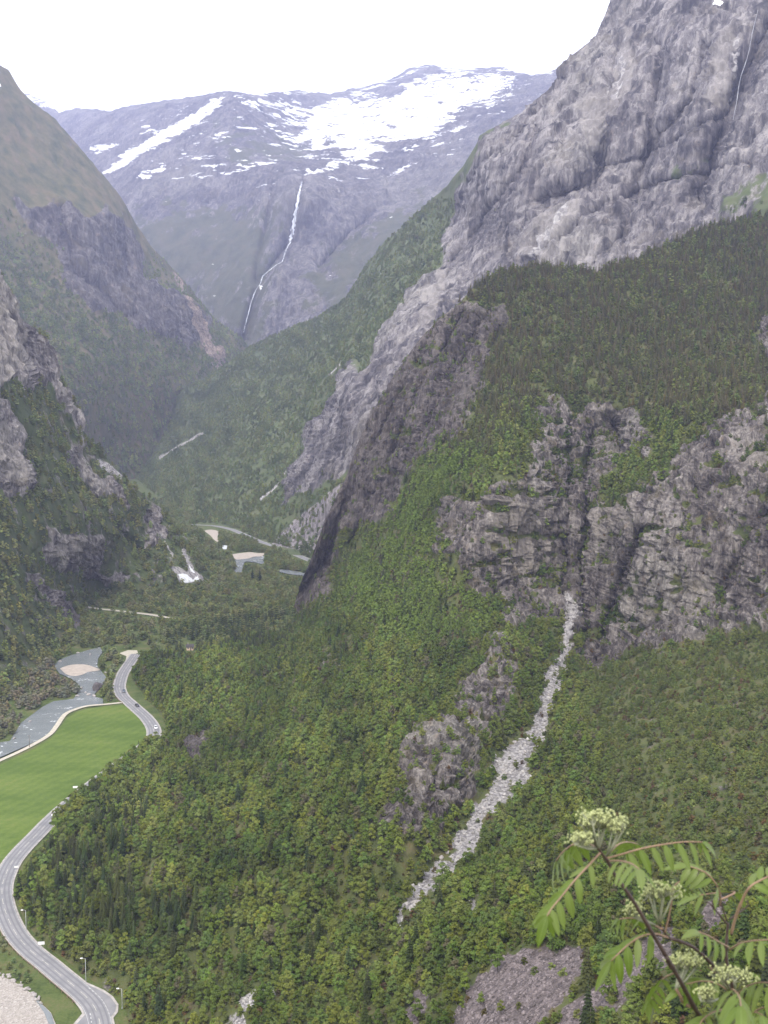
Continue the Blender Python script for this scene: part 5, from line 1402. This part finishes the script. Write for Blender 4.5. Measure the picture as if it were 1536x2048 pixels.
def car(px, py, s_dir, col, label):
    p = on_floor(px, py); s_ = s_of(px, py)
    a, b = road_pt(s_ - 2), road_pt(s_ + 2); d = (b - a) * s_dir; rz = math.atan2(d[1], d[0])
    e = tag(empty('car', (float(p[0]), float(p[1]), ZF + 0.15), rz), label, 'car', 'cars on the road')
    paint = plain('car_paint_' + label.split()[0], col, 0.25, 0.6, 0.2, 0.05)
    prof = [(-2.12, 0.35), (-2.16, 0.62), (-2.05, 0.9), (-1.0, 0.97), (0.95, 0.95), (1.75, 0.82), (2.1, 0.65), (2.12, 0.35)]
    V, Fc = [], []
    for y, k in ((-0.86, 0.94), (-0.82, 1.0), (0.82, 1.0), (0.86, 0.94)):
        for x, z in prof: V.append((x * (0.985 if abs(y) > 0.84 else 1), y, z if abs(y) < 0.84 else 0.35 + (z - 0.35) * 0.9))
    n = len(prof)
    for r_ in range(3):
        for q_ in range(n - 1): Fc.append((r_ * n + q_, r_ * n + q_ + 1, (r_ + 1) * n + q_ + 1, (r_ + 1) * n + q_))
        Fc.append((r_ * n, (r_ + 1) * n, (r_ + 1) * n + n - 1, r_ * n + n - 1))
    Fc.append(tuple(range(n))[::-1]); Fc.append(tuple(range(3 * n, 4 * n)))
    body = obj('body', new_mesh('body', V, Fc, paint), e)
    cab = [(-1.85, 0.95), (-1.35, 1.43), (0.15, 1.46), (1.0, 0.95)]
    V = [(x, y * (0.80 if z < 1 else 0.64), z) for y in (-1, 1) for x, z in cab]
    obj('roof', new_mesh('roof', V, [(0, 1, 2, 3), (7, 6, 5, 4), (1, 5, 6, 2), (0, 4, 5, 1), (2, 6, 7, 3)], paint), e)
    def pane(name, pts): obj(name, new_mesh(name, pts, [tuple(range(len(pts)))], M_GLASS), e)
    pane('windscreen', [(0.99, -0.72, 0.985), (0.99, 0.72, 0.985), (0.22, 0.58, 1.44), (0.22, -0.58, 1.44)])
    pane('rear_window', [(-1.86, 0.70, 0.99), (-1.86, -0.70, 0.99), (-1.40, -0.57, 1.41), (-1.40, 0.57, 1.41)])
    for s2 in (-1, 1):
        pane('side_window', [(-1.55, s2 * 0.802, 1.0), (0.75, s2 * 0.802, 1.0), (0.10, s2 * 0.665, 1.4), (-1.25, s2 * 0.665, 1.4)])
        for x in (-1.3, 1.3):
            v, f = tube([(x, s2 * 0.68, 0.32), (x, s2 * 0.88, 0.32)], 0.32, 12); w_ = obj('wheel', new_mesh('wheel', v, f, M_RUBBER, False), e)
            v, f = tube([(x, s2 * 0.86, 0.32), (x, s2 * 0.895, 0.32)], 0.2, 10); obj('rim', new_mesh('rim', v, f, M_RIM), w_)
        v, f = box(2.06, 2.125, s2 * 0.62 - 0.16, s2 * 0.62 + 0.16, 0.58, 0.70); obj('headlight', new_mesh('headlight', v, f, M_LENS), e)
        v, f = box(-2.18, -2.12, s2 * 0.66 - 0.12, s2 * 0.66 + 0.12, 0.66, 0.82); obj('tail_light', new_mesh('tail_light', v, f, M_RED), e)
car(248, 1384, 1, (0.10, 0.12, 0.14), 'grey car entering the upper bend of the road')
car(274.5, 1413, 1, (0.012, 0.012, 0.015), 'black car on the road above the field corner')
car(311.5, 1457, 1, (0.75, 0.75, 0.74), 'white car on the outer side of the field-side bend')

def utility_pole(px, py, h, label):
    e = tag(empty('utility_pole', on_floor(px, py).tolist(), random.uniform(-0.3, 0.3)), label, 'utility pole', 'wooden utility poles in the valley')
    v, f = tube([(0, 0, -0.5), (0, 0, h)], [0.16, 0.11], 7); obj('pole', new_mesh('pole', v, f, M_WOOD, True), e)
    v, f = box(-0.9, 0.9, -0.06, 0.06, h - 0.55, h - 0.42); arm = obj('cross_arm', new_mesh('cross_arm', v, f, M_WOOD), e)
    for x in (-0.75, 0, 0.75):
        v, f = tube([(x, 0, h - 0.42), (x, 0, h - 0.2)], [0.05, 0.035], 6); obj('insulator', new_mesh('insulator', v, f, M_WHITE), arm)
utility_pole(59, 1494, 6.5, 'thin wooden utility pole between the river and the field')
utility_pole(197, 1277, 8.5, 'thin utility pole in the meadow above the river bend')
utility_pole(325.5, 1210, 10, 'pale utility pole in the bushes beyond the side road')

# small house among the trees
hp = on_floor(380, 1299)
e = tag(empty('house', hp.tolist(), 0.15), 'small cream house with dark roof among the trees', 'house')
M_CREAM = plain('cream_wall', (0.62, 0.47, 0.34), 0.8, 0.2, 0, 0.08); M_ROOF = plain('dark_roof', (0.06, 0.055, 0.055), 0.8, 0.2, 0, 0.2)
wv_, wf_ = [], []
v, f = box(-2.5, 2.5, -2.0, 2.0, -0.5, 2.6); v2 = [(-2.5, 0, 4.0), (2.5, 0, 4.0)]
v = v + v2; f = f + [(1, 3, 8), (5, 9, 7)]
obj('wall', new_mesh('wall', v, f, M_CREAM), e)
rf = obj('roof', new_mesh('roof', [(-2.9, -2.5, 2.35), (2.9, -2.5, 2.35), (2.9, 0, 4.12), (-2.9, 0, 4.12), (2.9, 2.5, 2.35), (-2.9, 2.5, 2.35), (-2.9, -2.5, 2.2), (2.9, -2.5, 2.2), (2.9, 0, 3.98), (-2.9, 0, 3.98), (2.9, 2.5, 2.2), (-2.9, 2.5, 2.2)],
         [(0, 1, 2, 3), (3, 2, 4, 5), (7, 6, 9, 8), (8, 9, 11, 10), (0, 6, 7, 1), (5, 4, 10, 11), (1, 7, 8, 2), (2, 8, 10, 4), (3, 9, 6, 0), (5, 11, 9, 3)], M_ROOF), e)
v, f = box(-1.6, -1.1, -0.25, 0.25, 3.6, 5.2); obj('chimney', new_mesh('chimney', v, f, plain('chimney_brick', (0.3, 0.28, 0.26))), rf)
v, f = box(0.2, 1.0, -2.05, -2.003, -0.2, 1.9); dr = obj('door', new_mesh('door', v, f, M_WOOD), e)
v, f = box(0.85, 0.92, -2.10, -2.052, 0.85, 0.95); obj('handle', new_mesh('handle', v, f, M_METAL), dr)
for x in (-1.7, 1.35):
    v, f = box(x, x + 0.8, -2.04, -2.003, 0.9, 1.9); wd = obj('window', new_mesh('window', v, f, M_GLASS), e)
    v, f = box(x - 0.08, x + 0.88, -2.07, -2.042, 1.9, 1.99); obj('frame', new_mesh('frame', v, f, M_WHITE), wd)
    v, f = box(x - 0.08, x + 0.88, -2.10, -2.042, 0.8, 0.9); obj('sill', new_mesh('sill', v, f, M_WHITE), wd)

# ------------------------------------------------------------------ rowan in front of the lens
tl = NT('rowan_leaf')
nl_ = tl.noise(tl.pos(40), 1.0, 4, 0.6)
oi_ = tl.add('ShaderNodeObjectInfo')
cl_ = tl.mix(oi_.outputs['Random'], tl.ramp(nl_, [(0.3, (0.075, 0.125, 0.014)), (0.7, (0.115, 0.17, 0.024))]), (0.15, 0.19, 0.055))
vn = tl.attr('vein').outputs['Fac']
cl_ = tl.mix(tl.math('MULTIPLY', tl.smooth(vn, 0.12, 0.0), 0.5), cl_, (0.22, 0.3, 0.1))
pl_ = tl.add('ShaderNodeBsdfPrincipled'); tl.l.new(cl_, pl_.inputs['Base Color']); pl_.inputs['Roughness'].default_value = 0.45; pl_.inputs['Specular IOR Level'].default_value = 0.35
tr_ = tl.add('ShaderNodeBsdfTranslucent'); tl.l.new(tl.mix(0.5, cl_, (0.2, 0.32, 0.03)), tr_.inputs['Color'])
mx_ = tl.add('ShaderNodeMixShader'); mx_.inputs[0].default_value = 0.35
tl.l.new(pl_.outputs[0], mx_.inputs[1]); tl.l.new(tr_.outputs[0], mx_.inputs[2]); tl.l.new(mx_.outputs[0], tl.out.inputs[0])
M_RLEAF = tl.m
M_RSTEM = plain('rowan_bark', (0.05, 0.032, 0.028), 0.55, 0.4, 0, 0.35, 60, 0.001)
M_RPINK = plain('rowan_rachis', (0.25, 0.165, 0.11), 0.6, 0.3, 0, 0.2, 60)
M_RSTALK = plain('rowan_stalk', (0.24, 0.25, 0.17), 0.7, 0.3, 0, 0.2, 60)
M_BUD = plain('rowan_bud', (0.34, 0.37, 0.17), 0.7, 0.3, 0, 0.25, 120)

base_p = Vector((0.62, 1.35, -2.35))
rowan = tag(empty('rowan_shrub', base_p), 'young rowan with feathery leaves and budding flower clusters in front of the view', 'shrub')
def rp(px, py, d): return Vector(at(px, py, d).tolist()) - base_p
def stem(pts, r0, r1, mat=M_RSTEM, parent=rowan, name='stem', n=7):
    L = smooth_line(np.array([rp(*p)[:] for p in pts]), 6)
    v, f = tube(L.tolist(), np.linspace(r0, r1, len(L)) * (1 + 0.08 * RNG.normal(size=len(L))), n)
    return obj(name, new_mesh(name, v, f, mat, True), parent), L
stem([(1640, 3700, 1.36), (1560, 2900, 1.33), (1480, 2300, 1.29), (1425, 2090, 1.26), (1385, 2008, 1.24), (1346, 1936, 1.22), (1300, 1858, 1.21), (1262, 1795, 1.2), (1230, 1750, 1.2), (1216, 1724, 1.2), (1197, 1697, 1.19), (1188, 1680, 1.185)], 0.0034, 0.0014)
stem([(1346, 1936, 1.22), (1338, 1925, 1.215), (1334, 1915, 1.21)], 0.0035, 0.0022)
stem([(1600, 3600, 1.42), (1545, 2500, 1.36), (1510, 2130, 1.32), (1490, 2050, 1.3), (1470, 1990, 1.29), (1455, 1935, 1.28), (1452, 1900, 1.28), (1454, 1870, 1.28), (1456, 1846, 1.28)], 0.0032, 0.0015)
stem([(1480, 2030, 1.3), (1455, 1968, 1.29), (1425, 1930, 1.28), (1390, 1897, 1.27), (1352, 1880, 1.26), (1338, 1876, 1.26), (1325, 1858, 1.255), (1318, 1846, 1.25)], 0.0026, 0.0014)
for pts in ([(1456, 1850, 1.28), (1435, 1825, 1.28), (1418, 1806, 1.28), (1410, 1805, 1.28)], [(1454, 1842, 1.28), (1445, 1815, 1.28), (1441, 1800, 1.28)], [(1458, 1840, 1.28), (1478, 1825, 1.28), (1495, 1812, 1.28), (1494, 1800, 1.28)], [(1428, 1818, 1.28), (1424, 1800, 1.28)]):
    stem(pts, 0.0012, 0.0007, M_RSTEM, name='twig', n=5)

def leaflet_mesh(L, W, curl, seed):
    r = random.Random(seed); n = 8
    v, f, ve = [], [], []
    for k in range(n + 1):
        t = k / n
        w = W * (math.sin(math.pi * t ** 0.8) ** 0.75) * (1 if t < 0.98 else 0)
        if 0 < k < n: w *= r.uniform(0.93, 1.07)
        z = -curl * L * t * t
        for s_, a in ((-1, 1.0), (-0.5, 0.5), (0, 0.0), (0.5, 0.5), (1, 1.0)):
            v.append((L * t * (1 - 0.1 * curl * t), s_ * w / 2, z + 0.22 * w * abs(s_) - 0.1 * w * s_ * s_)); ve.append(a)
    for k in range(n):
        for j in range(4):
            f.append((k * 5 + j, k * 5 + j + 1, (k + 1) * 5 + j + 1, (k + 1) * 5 + j))
    me = new_mesh('leaflet', v, f, M_RLEAF, True)
    a = me.attributes.new('vein', 'FLOAT', 'POINT'); a.data.foreach_set('value', ve)
    return me
LFM = [leaflet_mesh(1.0, 0.24 + 0.02 * k, 0.06 + 0.08 * k, k) for k in range(5)]

def rleaf(pts, pairs, length, droop=0.5, up=(0, -0.5, 1), fold=0.25, start=0.2, r0=0.0012, spread=0.85, sides=(1, -1)):
    """A pinnate leaf: a stalk with pairs of leaflets and one at its tip."""
    lf, L = stem(pts, r0, 0.0006, M_RPINK, rowan, 'leaf', 5)
    n = len(L)
    upv = Vector(up).normalized()
    def place(t, side, ln):
        i = t * (n - 1); a = int(min(i, n - 2)); p = Vector(L[a]) * (1 - (i - a)) + Vector(L[a + 1]) * (i - a)
        T = Vector(L[min(a + 1, n - 1)] - L[max(a - 1, 0)]).normalized()
        B = T.cross(upv).normalized(); N = B.cross(T).normalized()
        if side == 0: d = T + Vector((0, 0, -droop * 0.7))
        else: d = B * side * spread + T * 0.62 - N * fold + Vector((0, 0, -droop))
        d = (d + Vector((random.gauss(0, .07), random.gauss(0, .07), random.gauss(0, .07)))).normalized()
        y = d.cross(N if side == 0 else (N + T * 0.05)).normalized(); z = d.cross(-y).normalized()
        if z.dot(N) < 0: z = -z; y = -y
        m = Matrix((d, y, z)).transposed().to_4x4()
        o = bpy.data.objects.new('leaflet', random.choice(LFM)); link(o, lf)
        o.matrix_local = Matrix.Translation(p) @ m @ Matrix.Scale(ln, 4)
    for k in range(pairs):
        t = start + (0.97 - start) * (k / max(1, pairs - 1)) ** 0.95
        ln = length * 0.72 * (0.72 + 0.28 * math.sin(math.pi * (0.25 + 0.6 * k / pairs))) * random.uniform(0.92, 1.08)
        for s_ in sides: place(min(t + 0.015 * s_, 0.985), s_, ln)
    place(0.99, 0, length * 0.85)

# first shoot
rleaf([(1203, 1703, 1.195), (1180, 1728, 1.17), (1150, 1760, 1.15), (1124, 1792, 1.14), (1104, 1816, 1.13), (1094, 1832, 1.125)], 6, 0.041, 0.6, start=0.22)
rleaf([(1212, 1717, 1.2), (1245, 1708, 1.2), (1280, 1698, 1.2), (1320, 1690, 1.2), (1365, 1684, 1.2), (1405, 1684, 1.205)], 7, 0.046, 1.0, start=0.25)
rleaf([(1218, 1722, 1.2), (1240, 1722, 1.15), (1262, 1727, 1.1), (1278, 1738, 1.06)], 4, 0.040, 0.5, start=0.3)
rleaf([(1195, 1697, 1.19), (1170, 1684, 1.22), (1145, 1690, 1.25), (1125, 1705, 1.27), (1112, 1722, 1.28)], 5, 0.050, 1.0, start=0.35)
rleaf([(1210, 1715, 1.2), (1235, 1690, 1.25), (1255, 1684, 1.3), (1275, 1688, 1.34)], 4, 0.045, 0.5, start=0.4)
# second shoot
rleaf([(1338, 1876, 1.26), (1312, 1868, 1.24), (1284, 1872, 1.22), (1258, 1888, 1.21), (1236, 1908, 1.2), (1222, 1922, 1.2)], 5, 0.050, 0.6, start=0.3)
rleaf([(1330, 1865, 1.255), (1337, 1835, 1.25), (1343, 1805, 1.25), (1347, 1775, 1.26), (1362, 1762, 1.27), (1385, 1757, 1.28)], 5, 0.040, 0.3, start=0.45)
rleaf([(1325, 1858, 1.25), (1290, 1842, 1.27), (1262, 1836, 1.29), (1238, 1838, 1.3)], 4, 0.036, 0.7, start=0.45)
# third shoot and the leaves at the right edge
rleaf([(1462, 1868, 1.28), (1470, 1838, 1.27), (1482, 1806, 1.26), (1498, 1776, 1.25), (1522, 1760, 1.25), (1550, 1748, 1.25), (1580, 1742, 1.25)], 5, 0.042, 0.1, start=0.55, r0=0.0022)
rleaf([(1440, 1812, 1.28), (1440, 1790, 1.27), (1432, 1768, 1.26), (1415, 1748, 1.26), (1395, 1738, 1.26), (1376, 1732, 1.26)], 5, 0.036, 0.35, start=0.35)
rleaf([(1440, 1800, 1.28), (1470, 1785, 1.3), (1440, 1785, 1.32), (1400, 1790, 1.33)], 3, 0.042, 0.25, start=0.4)
rleaf([(1458, 1895, 1.28), (1440, 1885, 1.25), (1418, 1872, 1.22), (1398, 1864, 1.2)], 4, 0.036, 0.25, start=0.3)
rleaf([(1458, 1900, 1.28), (1478, 1888, 1.25), (1502, 1882, 1.22), (1530, 1880, 1.2), (1562, 1878, 1.19)], 5, 0.046, 0.2, start=0.35)
# the spray of big leaves in the lower right corner
rleaf([(1470, 1990, 1.29), (1462, 1980, 1.22), (1468, 1980, 1.16), (1478, 1992, 1.11), (1482, 2012, 1.08)], 5, 0.052, 0.8, start=0.3)
rleaf([(1472, 1990, 1.29), (1500, 1970, 1.25), (1530, 1965, 1.21), (1565, 1972, 1.18)], 5, 0.054, 0.6, start=0.25)
rleaf([(1470, 1992, 1.29), (1435, 1968, 1.27), (1405, 1962, 1.26), (1372, 1968, 1.25)], 5, 0.042, 0.5, start=0.35)
rleaf([(1482, 2030, 1.3), (1450, 2020, 1.26), (1425, 2025, 1.23), (1405, 2040, 1.21), (1395, 2062, 1.2)], 5, 0.056, 0.8, start=0.25)
rleaf([(1488, 2040, 1.3), (1515, 2020, 1.27), (1545, 2012, 1.25), (1580, 2015, 1.24)], 5, 0.056, 0.6, start=0.2)
rleaf([(1495, 2070, 1.3), (1500, 2040, 1.24), (1510, 2025, 1.18), (1525, 2030, 1.14)], 4, 0.056, 0.7, start=0.3)
rleaf([(1500, 2080, 1.3), (1450, 2070, 1.26), (1410, 2075, 1.24), (1380, 2095, 1.23)], 5, 0.056, 0.6, start=0.2)
rleaf([(1352, 1945, 1.22), (1330, 1955, 1.26), (1310, 1975, 1.3), (1300, 2000, 1.32)], 4, 0.036, 0.5, start=0.4)

def cluster(cx, cy, w, h, d, root, nb, seed):
    """A flat-topped flower head still in bud: forking stalks that each carry a knot of buds."""
    r = random.Random(seed)
    R0 = rp(*root)
    parts, buds = [], []
    px_m = d / FPX
    n1 = max(4, nb // 9)
    for k in range(n1):
        u = (k + 0.5) / n1 * 2 - 1
        mid = rp(cx + u * w * 0.30 + r.uniform(-6, 6), cy + h * 0.35 + r.uniform(-5, 5), d + r.uniform(-0.02, 0.02))
        parts.append(tube([R0, R0.lerp(mid, 0.5) + Vector((0, 0, -0.002)), mid], [0.0014, 0.0011, 0.0009], 5))
        for j in range(9):
            tip = rp(cx + u * w * 0.42 + r.gauss(0, w * 0.11), cy - h * 0.12 * math.cos(u * 1.4) + r.gauss(0, h * 0.2), d + r.gauss(0, 0.012))
            parts.append(tube([mid, mid.lerp(tip, 0.55) + Vector((0, 0, -0.001)), tip], [0.0007, 0.0006, 0.0005], 4, False))
            for q in range(r.randint(3, 5)):
                c = tip + Vector((r.gauss(0, 0.0026), r.gauss(0, 0.0026), r.gauss(0.0006, 0.0018)))
                rr = r.uniform(0.0011, 0.0018)
                v = [tuple(c + Vector(a) * rr) for a in ((1, 0, -.2), (-.5, .87, -.2), (-.5, -.87, -.2), (0.6, 0.5, .8), (-.75, 0.3, .8), (0.2, -.8, .8), (0, 0, 1.4), (0, 0, -1.2))]
                buds.append((v, [(0, 3, 5), (0, 1, 3), (1, 4, 3), (1, 2, 4), (2, 5, 4), (2, 0, 5), (3, 4, 6), (4, 5, 6), (5, 3, 6), (0, 7, 1), (1, 7, 2), (2, 7, 0)]))
    v, f = merge(*parts); st = obj('flower_cluster', new_mesh('flower_cluster', v, f, M_RSTALK, True), rowan)
    v, f = merge(*buds); b = obj('buds', new_mesh('buds', v, f, M_BUD, True), st); b['kind'] = 'stuff'
cluster(1192, 1642, 70, 38, 1.19, (1197, 1698, 1.19), 62, 1)
cluster(1162, 1678, 46, 28, 1.18, (1195, 1697, 1.19), 34, 2)
cluster(1234, 1652, 32, 34, 1.2, (1213, 1712, 1.2), 26, 3)
cluster(1322, 1784, 86, 30, 1.25, (1318, 1848, 1.25), 52, 4)
cluster(1268, 1820, 34, 26, 1.24, (1310, 1850, 1.25), 22, 5)
cluster(1370, 1924, 72, 36, 1.27, (1352, 1978, 1.24), 54, 6)
cluster(1464, 1952, 86, 36, 1.2, (1470, 1990, 1.26), 62, 7)
cluster(1412, 1988, 30, 28, 1.2, (1440, 1998, 1.25), 20, 8)
stem([(1352, 1978, 1.24), (1362, 1995, 1.24), (1366, 2005, 1.25), (1390, 2018, 1.245)], 0.0018, 0.002, M_RPINK, name='twig', n=5)

# ------------------------------------------------------------------ haze: the humid air of the valley
hv, hf = box(-5200, 5200, -320, 11800, ZF - 400, 2300)
th = bpy.data.materials.new('haze_air'); th.use_nodes = True
hn = th.node_tree.nodes; hl = th.node_tree.links; hn.clear()
ho = hn.new('ShaderNodeOutputMaterial'); vp = hn.new('ShaderNodeVolumePrincipled')
vp.inputs['Color'].default_value = (0.60, 0.65, 1.0, 1); vp.inputs['Density'].default_value = 7.6e-5; vp.inputs['Anisotropy'].default_value = 0.2
hl.new(vp.outputs[0], ho.inputs['Volume'])
hz = tag(obj('haze', new_mesh('haze', hv, hf, th)), 'pale blue haze in the valley air', None, None, 'stuff')
